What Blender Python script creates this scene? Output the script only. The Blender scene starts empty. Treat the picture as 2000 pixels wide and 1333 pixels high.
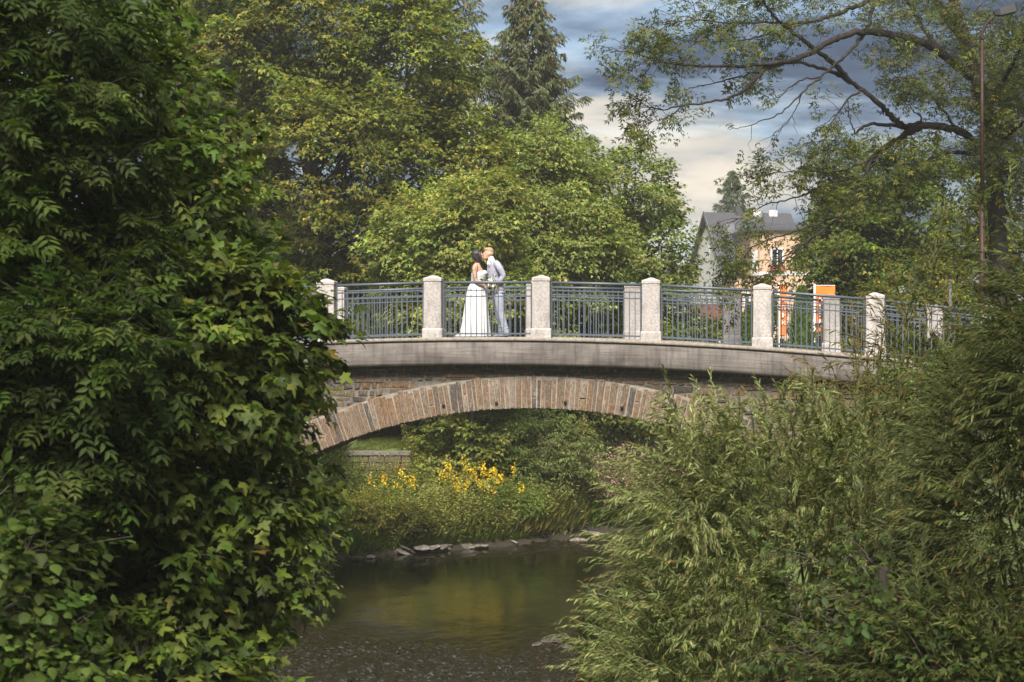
import bpy, bmesh, math, random
import numpy as np
from mathutils import Vector, Matrix

# ------------------------------------------------------------------ camera, sky, sun, exposure
F = 3570.0          # focal length in photo pixels (photo 2000 px wide)
CAMZ = 5.8          # eye height above the river
sc = bpy.context.scene
COL = sc.collection
cam_d = bpy.data.cameras.new('camera')
cam = bpy.data.objects.new('camera', cam_d)
COL.objects.link(cam)
cam.location = (0, 0, CAMZ)
cam.rotation_euler = (math.radians(90), 0, 0)
cam_d.sensor_width = 36.0
cam_d.lens = 36.0 * F / 2000.0
cam_d.shift_y = -14.5 / 2000.0
cam_d.clip_start = 0.1
cam_d.clip_end = 3000
cam_d.dof.use_dof = True
cam_d.dof.focus_distance = 38.5
cam_d.dof.aperture_fstop = 5.0
sc.camera = cam

SKX, SKY = 8.78, 3.40
SUN_AZ, SUN_EL = math.radians(187), math.radians(48)     # azimuth clockwise from +y (view direction)
world = bpy.data.worlds.new('World')
sc.world = world
world.use_nodes = True
wn, wl = world.node_tree.nodes, world.node_tree.links
wn.clear()
def N(nodes, typ, **kw):
    n = nodes.new(typ)
    for k, v in kw.items():
        setattr(n, k, v)
    return n
w_out = N(wn, 'ShaderNodeOutputWorld')
sky = N(wn, 'ShaderNodeTexSky', sky_type='NISHITA', sun_disc=False)
sky.sun_elevation = SUN_EL
sky.sun_rotation = SUN_AZ
bg_sky = N(wn, 'ShaderNodeBackground')
bg_sky.inputs['Strength'].default_value = 0.05
wl.new(sky.outputs[0], bg_sky.inputs['Color'])
tc = N(wn, 'ShaderNodeTexCoord')
sep = N(wn, 'ShaderNodeSeparateXYZ')
wl.new(tc.outputs['Generated'], sep.inputs[0])
def wmath(op, a, b=None, clamp=False):
    n = N(wn, 'ShaderNodeMath', operation=op, use_clamp=clamp)
    for i, v in enumerate((a, b)):
        if v is None:
            continue
        if isinstance(v, (int, float)):
            n.inputs[i].default_value = v
        else:
            wl.new(v, n.inputs[i])
    return n.outputs[0]
zz = wmath('ADD', wmath('MAXIMUM', sep.outputs['Z'], 0.0), 0.30)
cx = wmath('DIVIDE', sep.outputs['X'], zz)
cy = wmath('DIVIDE', sep.outputs['Y'], zz)
comb = N(wn, 'ShaderNodeCombineXYZ')
wl.new(cx, comb.inputs[0]); wl.new(cy, comb.inputs[1])
def wnoise(scale, detail, rough, off, sx=1.0, sy=1.0, dist=0.0):
    mp = N(wn, 'ShaderNodeMapping')
    mp.inputs['Location'].default_value = off
    mp.inputs['Scale'].default_value = (sx, sy, 1)
    wl.new(comb.outputs[0], mp.inputs['Vector'])
    nz = N(wn, 'ShaderNodeTexNoise')
    nz.inputs['Scale'].default_value = scale
    nz.inputs['Detail'].default_value = detail
    nz.inputs['Roughness'].default_value = rough
    nz.inputs['Distortion'].default_value = dist
    wl.new(mp.outputs[0], nz.inputs['Vector'])
    return nz.outputs['Fac']
n_big = wnoise(2.3, 9, 0.60, (SKX, SKY, 0), 0.85, 1.15, 0.55)       # light and dark cloud masses
n_fine = wnoise(6.5, 7, 0.6, (7.7, 2.9, 3), 0.8, 1.3, 0.7)
n_hole = wnoise(2.6, 6, 0.5, (1.3, 8.1, 5), 0.8, 1.4, 0.4)           # openings of clear sky
tone = wmath('ADD', wmath('MULTIPLY', n_big, 0.80), wmath('MULTIPLY', n_fine, 0.24))
ramp = N(wn, 'ShaderNodeValToRGB')
cr = ramp.color_ramp
cr.elements[0].position = 0.40; cr.elements[0].color = (0.017, 0.026, 0.043, 1)
cr.elements[1].position = 0.69; cr.elements[1].color = (0.34, 0.305, 0.255, 1)
for p, c in ((0.485, (0.034, 0.052, 0.085, 1)), (0.545, (0.088, 0.118, 0.160, 1)), (0.60, (0.215, 0.212, 0.20, 1))):
    e = cr.elements.new(p); e.color = c
wl.new(tone, ramp.inputs['Fac'])
bg_cl = N(wn, 'ShaderNodeBackground')
wl.new(ramp.outputs['Color'], bg_cl.inputs['Color'])
bg_cl.inputs['Strength'].default_value = 0.72
hole = N(wn, 'ShaderNodeMapRange')
hole.inputs['From Min'].default_value = 0.36; hole.inputs['From Max'].default_value = 0.46
hole.inputs['To Min'].default_value = 0.6; hole.inputs['To Max'].default_value = 1.0
wl.new(n_hole, hole.inputs['Value'])
mixw = N(wn, 'ShaderNodeMixShader')
wl.new(hole.outputs[0], mixw.inputs[0]); wl.new(bg_sky.outputs[0], mixw.inputs[1]); wl.new(bg_cl.outputs[0], mixw.inputs[2])
wl.new(mixw.outputs[0], w_out.inputs['Surface'])

sun_d = bpy.data.lights.new('sun', 'SUN')
sun_d.energy = 2.8
sun_d.angle = math.radians(28)
sun_d.color = (1.0, 0.94, 0.84)
sun = bpy.data.objects.new('sun', sun_d)
COL.objects.link(sun)
sdir = Vector((math.sin(SUN_AZ) * math.cos(SUN_EL), math.cos(SUN_AZ) * math.cos(SUN_EL), math.sin(SUN_EL)))
sun.rotation_euler = sdir.to_track_quat('Z', 'Y').to_euler()
sun.location = sdir * 60

vs = sc.view_settings
vs.view_transform = 'Standard'; vs.look = 'None'; vs.gamma = 1.0; vs.use_curve_mapping = False
vs.exposure = 2.05
cy_ = sc.cycles
cy_.max_bounces = 8; cy_.diffuse_bounces = 4; cy_.glossy_bounces = 3; cy_.transmission_bounces = 4
cy_.sample_clamp_indirect = 4.0
cy_.use_denoising = True

# ------------------------------------------------------------------ helpers
def P(px, py, D):
    """a photo position at the distance D (metres) from the camera"""
    return np.array(((px - 1000) / F * D, D, CAMZ - (py - 652) / F * D))

def nrm(v):
    v = np.asarray(v, float)
    return v / np.maximum(np.linalg.norm(v, axis=-1, keepdims=True), 1e-9)

def link(name, data, parent=None):
    o = bpy.data.objects.new(name, data)
    COL.objects.link(o)
    if parent is not None:
        o.parent = parent
    return o

def tag(o, label=None, cat=None, group=None, kind=None):
    if label: o['label'] = label
    if cat: o['category'] = cat
    if group: o['group'] = group
    if kind: o['kind'] = kind
    return o

def thing(name, label, cat, loc=(0, 0, 0), group=None):
    o = bpy.data.objects.new(name, None)
    o.empty_display_size = 0.2
    COL.objects.link(o)
    o.location = tuple(float(v) for v in loc)
    return tag(o, label, cat, group)

def mesh_np(name, V, T, mat=None, col=None, smooth=False, uv=None):
    """triangle mesh from arrays; col = one colour per triangle; uv = one uv per vertex"""
    me = bpy.data.meshes.new(name)
    V = np.ascontiguousarray(V, np.float32); T = np.ascontiguousarray(T, np.int32)
    me.vertices.add(len(V)); me.vertices.foreach_set('co', V.ravel())
    me.loops.add(T.size); me.loops.foreach_set('vertex_index', T.ravel())
    me.polygons.add(len(T))
    me.polygons.foreach_set('loop_start', np.arange(0, T.size, 3, dtype=np.int32))
    if smooth:
        me.polygons.foreach_set('use_smooth', np.ones(len(T), bool))
    if col is not None:
        a = me.attributes.new('lc', 'FLOAT_COLOR', 'FACE')
        c4 = np.ones((len(T), 4), np.float32); c4[:, :3] = col
        a.data.foreach_set('color', c4.ravel())
    if uv is not None:
        l = me.uv_layers.new(name='UVMap')
        l.data.foreach_set('uv', np.ascontiguousarray(np.asarray(uv, np.float32)[T.ravel()]).ravel())
    if mat is not None:
        me.materials.append(mat)
    me.update(calc_edges=True)
    return me

class MB:
    """collects polygons for one mesh"""
    def __init__(self):
        self.v = []; self.f = []
    def add(self, vs, fs):
        b = len(self.v)
        self.v += [tuple(float(c) for c in p) for p in vs]
        self.f += [tuple(i + b for i in q) for q in fs]
    def box(self, lo, hi, M=None):
        x0, y0, z0 = lo; x1, y1, z1 = hi
        vs = [(x0, y0, z0), (x1, y0, z0), (x1, y1, z0), (x0, y1, z0), (x0, y0, z1), (x1, y0, z1), (x1, y1, z1), (x0, y1, z1)]
        if M is not None:
            vs = [M(p) for p in vs]
        self.add(vs, [(0, 3, 2, 1), (4, 5, 6, 7), (0, 1, 5, 4), (1, 2, 6, 5), (2, 3, 7, 6), (3, 0, 4, 7)])
    def loft(self, rings, cap=True, closed=True):
        n = len(rings[0]); b = len(self.v)
        for r in rings:
            self.v += [tuple(float(c) for c in p) for p in r]
        m = n if closed else n - 1
        for i in range(len(rings) - 1):
            for j in range(m):
                k = (j + 1) % n
                self.f.append((b + i * n + j, b + i * n + k, b + (i + 1) * n + k, b + (i + 1) * n + j))
        if cap:
            self.f.append(tuple(b + j for j in reversed(range(n))))
            self.f.append(tuple(b + (len(rings) - 1) * n + j for j in range(n)))
    def tube(self, pts, rad, sides=8, cap=True):
        pts = np.asarray(pts, float)
        rad = np.broadcast_to(np.asarray(rad, float), (len(pts),))
        self.loft(tube_rings(pts, rad, sides), cap)
    def build(self, name, mat, parent=None, smooth=False, bevel=0):
        me = bpy.data.meshes.new(name)
        me.from_pydata(self.v, [], self.f)
        bm = bmesh.new(); bm.from_mesh(me)
        bmesh.ops.recalc_face_normals(bm, faces=bm.faces)
        if bevel:
            bmesh.ops.bevel(bm, geom=bm.edges[:], offset=bevel, segments=1, affect='EDGES', clamp_overlap=True)
        bm.to_mesh(me); bm.free()
        if mat is not None:
            me.materials.append(mat)
        if smooth:
            me.polygons.foreach_set('use_smooth', np.ones(len(me.polygons), bool))
        me.update()
        return link(name, me, parent)

def tube_rings(pts, rad, sides):
    tn = np.gradient(pts, axis=0); tn = nrm(tn)
    ref = np.array((0, 0, 1.0)) if abs(tn[0][2]) < 0.9 else np.array((1.0, 0, 0))
    rings = []
    a = nrm(np.cross(tn[0], ref))
    for i in range(len(pts)):
        a = nrm(a - tn[i] * np.dot(a, tn[i])); b = np.cross(tn[i], a)
        th = np.arange(sides) * 2 * math.pi / sides
        rings.append(pts[i] + rad[i] * (np.cos(th)[:, None] * a + np.sin(th)[:, None] * b))
    return rings

class TB:
    """many tapered tubes as triangles (fast)"""
    def __init__(self):
        self.V = []; self.T = []; self.n = 0
    def tube(self, pts, rad, sides=5):
        pts = np.asarray(pts, float); rad = np.broadcast_to(np.asarray(rad, float), (len(pts),))
        R = np.array(tube_rings(pts, rad, sides)); m = len(pts)
        self.V.append(R.reshape(-1, 3))
        i = np.arange(m - 1)[:, None] * sides; j = np.arange(sides)[None]; k = (j + 1) % sides
        q = np.stack([i + j, i + k, i + sides + k, i + sides + j], -1).reshape(-1, 4) + self.n
        self.T.append(np.concatenate([q[:, [0, 1, 2]], q[:, [0, 2, 3]]]))
        self.n += m * sides
    def build(self, name, mat, parent=None, org=(0, 0, 0), smooth=True):
        V = np.concatenate(self.V) - np.asarray(org)
        return link(name, mesh_np(name, V, np.concatenate(self.T), mat, smooth=smooth), parent)

def bez(p0, p1, p2, n):
    t = np.linspace(0, 1, n)[:, None]
    return (1 - t) ** 2 * np.asarray(p0) + 2 * t * (1 - t) * np.asarray(p1) + t ** 2 * np.asarray(p2)

def smooth_path(pts, n):
    """Catmull-Rom through pts"""
    p = np.asarray(pts, float)
    p = np.vstack([2 * p[0] - p[1], p, 2 * p[-1] - p[-2]])
    out = []
    for u in np.linspace(0, len(p) - 3 - 1e-6, n):
        i = int(u); t = u - i
        a, b, c, d = p[i], p[i + 1], p[i + 2], p[i + 3]
        out.append(0.5 * (2 * b + (c - a) * t + (2 * a - 5 * b + 4 * c - d) * t * t + (3 * b - a - 3 * c + d) * t ** 3))
    return np.array(out)

# ------------------------------------------------------------------ materials
MATS = {}
def new_mat(name):
    m = bpy.data.materials.new(name); m.use_nodes = True
    nt = m.node_tree; nt.nodes.clear()
    out = N(nt.nodes, 'ShaderNodeOutputMaterial')
    bs = N(nt.nodes, 'ShaderNodeBsdfPrincipled')
    nt.links.new(bs.outputs[0], out.inputs['Surface'])
    MATS[name] = m
    return m, nt, bs, out

def noise_mat(name, cols, scale=5.0, detail=6, rough=0.8, bump=0.0, bscale=None, stretch=(1, 1, 1), coord='Object', spec=0.3, metal=0.0, pos=None, rand=0.0, bdist=0.02):
    """colour ramp over noise; rand = per-object brightness variation"""
    m, nt, bs, out = new_mat(name)
    nd, lk = nt.nodes, nt.links
    t = N(nd, 'ShaderNodeTexCoord'); mp = N(nd, 'ShaderNodeMapping')
    mp.inputs['Scale'].default_value = stretch
    lk.new(t.outputs[coord], mp.inputs['Vector'])
    nz = N(nd, 'ShaderNodeTexNoise')
    nz.inputs['Scale'].default_value = scale; nz.inputs['Detail'].default_value = detail; nz.inputs['Roughness'].default_value = 0.62
    lk.new(mp.outputs[0], nz.inputs['Vector'])
    r = N(nd, 'ShaderNodeValToRGB')
    k = len(cols)
    pos = pos or [0.3 + 0.4 * i / max(1, k - 1) for i in range(k)]
    r.color_ramp.elements[0].position = pos[0]; r.color_ramp.elements[0].color = (*cols[0], 1)
    r.color_ramp.elements[1].position = pos[-1]; r.color_ramp.elements[1].color = (*cols[-1], 1)
    for i in range(1, k - 1):
        e = r.color_ramp.elements.new(pos[i]); e.color = (*cols[i], 1)
    lk.new(nz.outputs['Fac'], r.inputs['Fac'])
    c = r.outputs['Color']
    if rand:
        oi = N(nd, 'ShaderNodeObjectInfo')
        mr = N(nd, 'ShaderNodeMapRange'); mr.inputs['To Min'].default_value = 1 - rand; mr.inputs['To Max'].default_value = 1 + rand
        lk.new(oi.outputs['Random'], mr.inputs['Value'])
        mx = N(nd, 'ShaderNodeVectorMath', operation='SCALE')
        lk.new(c, mx.inputs[0]); lk.new(mr.outputs[0], mx.inputs['Scale'])
        c = mx.outputs[0]
    lk.new(c, bs.inputs['Base Color'])
    bs.inputs['Roughness'].default_value = rough
    bs.inputs['Specular IOR Level'].default_value = spec
    bs.inputs['Metallic'].default_value = metal
    if bump:
        nb = N(nd, 'ShaderNodeTexNoise'); nb.inputs['Scale'].default_value = bscale or scale * 3; nb.inputs['Detail'].default_value = 5
        lk.new(mp.outputs[0], nb.inputs['Vector'])
        b = N(nd, 'ShaderNodeBump'); b.inputs['Strength'].default_value = bump; b.inputs['Distance'].default_value = bdist
        lk.new(nb.outputs['Fac'], b.inputs['Height']); lk.new(b.outputs[0], bs.inputs['Normal'])
    return m

def leaf_mat(name, transl=0.3, rough=0.58, spec=0.25, tint=(1.15, 1.2, 0.6)):
    m, nt, bs, out = new_mat(name)
    nd, lk = nt.nodes, nt.links
    at = N(nd, 'ShaderNodeAttribute', attribute_name='lc')
    lk.new(at.outputs['Color'], bs.inputs['Base Color'])
    bs.inputs['Roughness'].default_value = rough
    bs.inputs['Specular IOR Level'].default_value = spec
    tr = N(nd, 'ShaderNodeBsdfTranslucent')
    vm = N(nd, 'ShaderNodeVectorMath', operation='MULTIPLY'); vm.inputs[1].default_value = tint
    lk.new(at.outputs['Color'], vm.inputs[0]); lk.new(vm.outputs[0], tr.inputs['Color'])
    mx = N(nd, 'ShaderNodeMixShader'); mx.inputs[0].default_value = transl
    lk.new(bs.outputs[0], mx.inputs[1]); lk.new(tr.outputs[0], mx.inputs[2])
    lk.new(mx.outputs[0], out.inputs['Surface'])
    return m

M_leaf = leaf_mat('leaf_blade', 0.45)
M_needle = leaf_mat('needles', 0.08, 0.6, 0.25)
M_petal = leaf_mat('petals', 0.25, 0.6, 0.2, (1, 1, 1))
M_bark = noise_mat('bark', [(0.008, 0.006, 0.005), (0.021, 0.016, 0.014), (0.040, 0.032, 0.027)], 9, 7, 0.9, 0.8, 22, (1, 1, 0.22))
M_bark_grey = noise_mat('bark_grey', [(0.03, 0.025, 0.021), (0.07, 0.06, 0.05), (0.12, 0.105, 0.09)], 8, 7, 0.9, 0.6, 20, (1, 1, 0.3))
M_twig = noise_mat('twig_bark', [(0.04, 0.025, 0.018), (0.085, 0.06, 0.04)], 12, 3, 0.8)
M_stem_green = noise_mat('green_stem', [(0.06, 0.075, 0.02), (0.10, 0.09, 0.035)], 6, 3, 0.6)
M_granite = noise_mat('post_granite', [(0.23, 0.208, 0.197), (0.345, 0.315, 0.30), (0.43, 0.40, 0.385)], 30, 6, 0.85, 0.35, 60, rand=0.08, bdist=0.008)
def weathering(m, scale, st, lo, hi, amount):
    """dirt and lichen stains over a material's colour"""
    nd, lk = m.node_tree.nodes, m.node_tree.links
    bs = next(n for n in nd if n.type == 'BSDF_PRINCIPLED'); src = bs.inputs['Base Color'].links[0].from_socket
    t = N(nd, 'ShaderNodeTexCoord'); oi = N(nd, 'ShaderNodeObjectInfo'); ad = N(nd, 'ShaderNodeVectorMath', operation='ADD'); mp = N(nd, 'ShaderNodeMapping')
    mu = N(nd, 'ShaderNodeMath', operation='MULTIPLY'); mu.inputs[1].default_value = 37.0; lk.new(oi.outputs['Random'], mu.inputs[0])
    lk.new(t.outputs['Object'], ad.inputs[0]); lk.new(mu.outputs[0], ad.inputs[1]); lk.new(ad.outputs[0], mp.inputs['Vector']); mp.inputs['Scale'].default_value = st
    nz = N(nd, 'ShaderNodeTexNoise'); nz.inputs['Scale'].default_value = scale; nz.inputs['Detail'].default_value = 8; nz.inputs['Roughness'].default_value = 0.7; lk.new(mp.outputs[0], nz.inputs['Vector'])
    mr = N(nd, 'ShaderNodeMapRange'); mr.inputs['From Min'].default_value = lo; mr.inputs['From Max'].default_value = hi; mr.inputs['To Min'].default_value = 1.0; mr.inputs['To Max'].default_value = 1.0 - amount
    lk.new(nz.outputs['Fac'], mr.inputs['Value'])
    sc_ = N(nd, 'ShaderNodeVectorMath', operation='SCALE'); lk.new(src, sc_.inputs[0]); lk.new(mr.outputs[0], sc_.inputs['Scale']); lk.new(sc_.outputs[0], bs.inputs['Base Color'])
weathering(M_granite, 4.0, (1, 1, 0.35), 0.5, 0.72, 0.5)
M_rail = noise_mat('grey_blue_paint', [(0.050, 0.062, 0.082), (0.078, 0.094, 0.118)], 7, 5, 0.45, 0.1, 40, spec=0.5)
M_mortar = noise_mat('lime_mortar', [(0.15, 0.128, 0.105), (0.27, 0.235, 0.195)], 8, 6, 0.95, 0.6, 40)
M_mortar_grey = noise_mat('grey_mortar', [(0.06, 0.054, 0.047), (0.115, 0.104, 0.09), (0.165, 0.15, 0.13)], 6, 6, 0.95, 0.7, 30)
M_rock = noise_mat('river_rock', [(0.05, 0.045, 0.04), (0.15, 0.13, 0.11), (0.30, 0.26, 0.22)], 5, 8, 0.75, 0.9, 16, (1, 1, 2.5), rand=0.2)
M_wet = noise_mat('wet_rock', [(0.025, 0.022, 0.02), (0.09, 0.075, 0.06)], 5, 8, 0.35, 0.7, 14, spec=0.5, rand=0.2)

# ------------------------------------------------------------------ terrain and river
FBX = [-60, -4.9, -4.7, -3.1, 0.0, 1.5, 2.4, 6, 15, 40, 200]        # far shore of the bend: y over x
FBY = [-60, 30, 46.7, 48, 50, 51.6, 53, 54.8, 58, 66, 110]
RBX = [-60, 0.9, 1.25, 1.7, 3.0, 6, 12, 40, 200]                     # near (right) shore: land below this y
RBY = [-60, 5, 30, 38, 43.5, 47.5, 51, 58, 100]
YL = [-60, 38, 46.7]; XL = [-4.7, -4.9, -4.7]
YR = [-60, 20, 30, 38, 43.5, 47.5, 51, 58, 100]; XR = [0.9, 0.9, 1.25, 1.7, 3.0, 6, 12, 40, 200]
def shore_left(x, y):
    """distance from the water on the left / far side (positive on land)"""
    return np.maximum(np.where(y < 47.5, np.interp(y, YL, XL) - x, -9), np.where(y > 44, (y - np.interp(x, FBX, FBY)) * 0.85, -9))
def shore_right(x, y):
    return (x - np.interp(y, YR, XR)) * np.where(y > 40, 0.6, 1.0)
def terrain(x, y):
    x = np.asarray(x, float); y = np.asarray(y, float)
    dl = shore_left(x, y); dr = shore_right(x, y)
    d = np.maximum(dl, dr)
    left = dl > dr
    bank = np.where(d < 0, np.maximum(-0.7, 0.45 * d) - 0.02, 0)
    s = np.clip(d, 0, None)
    hl = 0.10 + 0.95 * (1 - np.exp(-s / 1.2)) + 0.085 * np.clip(s - 2, 0, 14) + 0.10 * np.clip(s - 9, 0, 18)
    hr = 0.10 + 1.5 * (1 - np.exp(-s / 1.6)) + 0.42 * np.clip(s - 1.5, 0, 7.5)
    h = np.where(d < 0, bank, np.where(left, hl, hr))
    # approaches of the bridge at street level on both sides
    ramp = np.clip((np.abs(x + 0.2) - 6.3) / 2.2, 0, 1) * np.clip(1 - (np.abs(y - 40.4) - 3.2) / 5.0, 0, 1)
    h = h * (1 - ramp) + 5.25 * ramp
    rr = np.clip((x - 9) / 6, 0, 1) * np.clip((y - 34) / 8, 0, 1) * (d > 2)      # street level to the right
    h = h * (1 - rr) + np.maximum(h, 5.2) * rr
    ter = np.clip((-2.75 - x) / 0.4, 0, 1) * np.clip((y - 51.95) / 0.3, 0, 1) * (y < 110)      # lawn terrace behind the quay wall
    h = h * (1 - ter) + np.maximum(h, 2.42 + 0.02 * (y - 52)) * ter
    far = np.clip((y - 75) / 40, 0, 1)
    h = np.where(d > 0, h * (1 - far) + np.maximum(h, 4.6) * far, h)
    h = h + 0.06 * np.sin(x * 1.7 + y * 0.6) * np.clip(d, 0, 1) + 0.04 * np.sin(x * 4.1 - y * 3.3) * np.clip(d, 0, 1)
    return h

def axis(segs):
    out = []
    for a, b, st in segs:
        out += list(np.arange(a, b, st))
    out.append(segs[-1][1])
    return np.array(out)
gx = axis([(-900, -120, 60), (-120, -40, 8), (-40, -12, 1.6), (-12, 14, 0.32), (14, 40, 1.3), (40, 120, 8), (120, 900, 60)])
gy = axis([(-60, 8, 8), (8, 24, 1.2), (24, 62, 0.35), (62, 90, 1.0), (90, 200, 8), (200, 1500, 100)])
GX, GY = np.meshgrid(gx, gy)
GZ = terrain(GX, GY)
V = np.stack([GX, GY, GZ], -1).reshape(-1, 3)
nx, ny = len(gx), len(gy)
i = (np.arange(ny - 1)[:, None] * nx + np.arange(nx - 1)[None]).ravel()
T = np.concatenate([np.stack([i, i + 1, i + nx + 1], -1), np.stack([i, i + nx + 1, i + nx], -1)])
M_ground = noise_mat('bank_soil_and_turf', [(0.022, 0.02, 0.012), (0.045, 0.055, 0.018), (0.085, 0.11, 0.028), (0.12, 0.12, 0.04)], 1.3, 8, 0.95, 0.8, 6, pos=[0.3, 0.42, 0.56, 0.72], bdist=0.06)
def wet_mud(m):
    nd, lk = m.node_tree.nodes, m.node_tree.links
    bs = next(n for n in nd if n.type == 'BSDF_PRINCIPLED')
    src = bs.inputs['Base Color'].links[0].from_socket
    g = N(nd, 'ShaderNodeNewGeometry'); sp_ = N(nd, 'ShaderNodeSeparateXYZ'); lk.new(g.outputs['Position'], sp_.inputs[0])
    nz_ = N(nd, 'ShaderNodeTexNoise'); nz_.inputs['Scale'].default_value = 3.0; nz_.inputs['Detail'].default_value = 6
    t_ = N(nd, 'ShaderNodeTexCoord'); lk.new(t_.outputs['Object'], nz_.inputs['Vector'])
    ad = N(nd, 'ShaderNodeMath', operation='MULTIPLY_ADD'); ad.inputs[1].default_value = 0.9; lk.new(nz_.outputs['Fac'], ad.inputs[0]); lk.new(sp_.outputs['Z'], ad.inputs[2])
    mr = N(nd, 'ShaderNodeMapRange'); mr.inputs['From Min'].default_value = 0.75; mr.inputs['From Max'].default_value = 1.05; lk.new(ad.outputs[0], mr.inputs['Value'])
    mx = N(nd, 'ShaderNodeMix', data_type='RGBA'); mx.inputs['A'].default_value = (0.030, 0.024, 0.016, 1); lk.new(mr.outputs[0], mx.inputs['Factor']); lk.new(src, mx.inputs['B'])
    lk.new(mx.outputs['Result'], bs.inputs['Base Color'])
wet_mud(M_ground)
tag(link('ground', mesh_np('ground', V, T, M_ground, smooth=True)), 'grassy river banks and ground', None, None, 'structure')

def water_material():
    m, nt, bs, out = new_mat('river_water')
    nd, lk = nt.nodes, nt.links
    bs.inputs['Base Color'].default_value = (0.012, 0.010, 0.004, 1)
    bs.inputs['Roughness'].default_value = 0.04
    bs.inputs['IOR'].default_value = 1.33
    t = N(nd, 'ShaderNodeTexCoord')
    def nz(scale, stretch, detail, dist=0.0):
        mp = N(nd, 'ShaderNodeMapping'); mp.inputs['Scale'].default_value = stretch
        lk.new(t.outputs['Object'], mp.inputs['Vector'])
        n = N(nd, 'ShaderNodeTexNoise'); n.inputs['Scale'].default_value = scale; n.inputs['Detail'].default_value = detail
        n.inputs['Distortion'].default_value = dist
        lk.new(mp.outputs[0], n.inputs['Vector'])
        return n.outputs['Fac']
    at = N(nd, 'ShaderNodeAttribute', attribute_name='riffle')     # how broken the current is here
    b1 = N(nd, 'ShaderNodeBump'); b1.inputs['Strength'].default_value = 0.35; b1.inputs['Distance'].default_value = 0.018
    lk.new(nz(2.6, (1, 0.8, 1), 3, 0.4), b1.inputs['Height'])
    b2 = N(nd, 'ShaderNodeBump'); b2.inputs['Distance'].default_value = 0.09
    lk.new(at.outputs['Fac'], b2.inputs['Strength'])
    lk.new(nz(9.0, (1, 0.75, 1), 4, 0.8), b2.inputs['Height'])
    lk.new(b1.outputs[0], b2.inputs['Normal'])
    lk.new(b2.outputs[0], bs.inputs['Normal'])
    fo = N(nd, 'ShaderNodeMapRange'); fo.inputs['From Min'].default_value = 0.56; fo.inputs['From Max'].default_value = 0.74     # pale foam-like flecks painted in for sky glints on broken water
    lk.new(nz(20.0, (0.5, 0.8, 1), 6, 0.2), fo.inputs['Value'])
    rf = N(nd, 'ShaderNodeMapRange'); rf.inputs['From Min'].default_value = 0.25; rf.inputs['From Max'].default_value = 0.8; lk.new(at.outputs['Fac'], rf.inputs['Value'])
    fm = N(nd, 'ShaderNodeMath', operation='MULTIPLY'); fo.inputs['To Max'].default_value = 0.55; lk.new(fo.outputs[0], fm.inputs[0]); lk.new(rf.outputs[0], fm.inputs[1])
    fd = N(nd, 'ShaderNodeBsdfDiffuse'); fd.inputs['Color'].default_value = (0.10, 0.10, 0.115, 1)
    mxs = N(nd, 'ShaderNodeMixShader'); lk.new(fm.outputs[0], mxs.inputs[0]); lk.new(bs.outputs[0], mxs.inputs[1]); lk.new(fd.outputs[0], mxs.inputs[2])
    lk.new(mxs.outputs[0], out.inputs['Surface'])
    return m
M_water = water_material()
wx = np.concatenate([np.arange(-9, -5.5, 0.3), np.arange(-5.5, 3.0, 0.09), np.arange(3.0, 30.01, 0.2)]); wy = np.concatenate([np.arange(-10, 29, 1.0), np.arange(29, 37, 0.08), np.arange(37, 48, 0.16), np.arange(48, 56, 0.12), np.arange(56, 90, 1.0)])
WX, WY = np.meshgrid(wx, wy)
def vnoise(x, y, seed):
    r = np.random.default_rng(seed); o = np.zeros_like(x)
    for k in range(10):
        a = r.uniform(0, 6.28); f = r.uniform(0.25, 1.6); o += np.sin(f * (x * np.cos(a) + y * np.sin(a)) + r.uniform(0, 6.28)) / (1 + f)
    return o / 3.0
wob = vnoise(WX * 1.6, WY * 1.6, 4)
sy_ = lambda a: 1 / (1 + np.exp(-a))
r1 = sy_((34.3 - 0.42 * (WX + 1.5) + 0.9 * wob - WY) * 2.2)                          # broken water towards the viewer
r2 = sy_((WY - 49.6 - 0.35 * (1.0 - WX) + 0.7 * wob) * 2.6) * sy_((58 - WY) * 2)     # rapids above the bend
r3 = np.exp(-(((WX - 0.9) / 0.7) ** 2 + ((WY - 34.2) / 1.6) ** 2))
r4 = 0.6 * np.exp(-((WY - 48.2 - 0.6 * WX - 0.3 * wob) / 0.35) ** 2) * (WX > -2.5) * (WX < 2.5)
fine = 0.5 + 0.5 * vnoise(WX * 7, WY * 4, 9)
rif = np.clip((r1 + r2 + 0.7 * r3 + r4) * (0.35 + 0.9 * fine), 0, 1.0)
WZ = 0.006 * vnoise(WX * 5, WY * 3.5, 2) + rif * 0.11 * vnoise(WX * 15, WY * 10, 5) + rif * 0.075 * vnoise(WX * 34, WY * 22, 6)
V = np.stack([WX, WY, WZ], -1).reshape(-1, 3)
nx, ny = len(wx), len(wy)
i = (np.arange(ny - 1)[:, None] * nx + np.arange(nx - 1)[None]).ravel()
T = np.concatenate([np.stack([i, i + 1, i + nx + 1], -1), np.stack([i, i + nx + 1, i + nx], -1)])
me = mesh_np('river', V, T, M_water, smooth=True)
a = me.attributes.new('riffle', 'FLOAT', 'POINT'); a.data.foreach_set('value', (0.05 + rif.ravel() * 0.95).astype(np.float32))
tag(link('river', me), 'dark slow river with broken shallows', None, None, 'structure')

# ------------------------------------------------------------------ the bridge
BO = np.array((0.617, 38.0)); BD = nrm(np.array((2.257, -0.25))); BN = np.array((-BD[1], BD[0]))
STEP = 2.271
def deck(t): return 5.725 - 0.0061 * (np.asarray(t) + 1.15) ** 2
def B(t, w, z):
    xy = BO + BD * t + BN * w
    return np.array((xy[0], xy[1], z))
def t_at(px, w):
    """where the sight line through photo column px meets the line at offset w"""
    u = (px - 1000) / F
    o = BO + BN * w
    return (u * o[1] - o[0]) / (BD[0] - u * BD[1])

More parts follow.
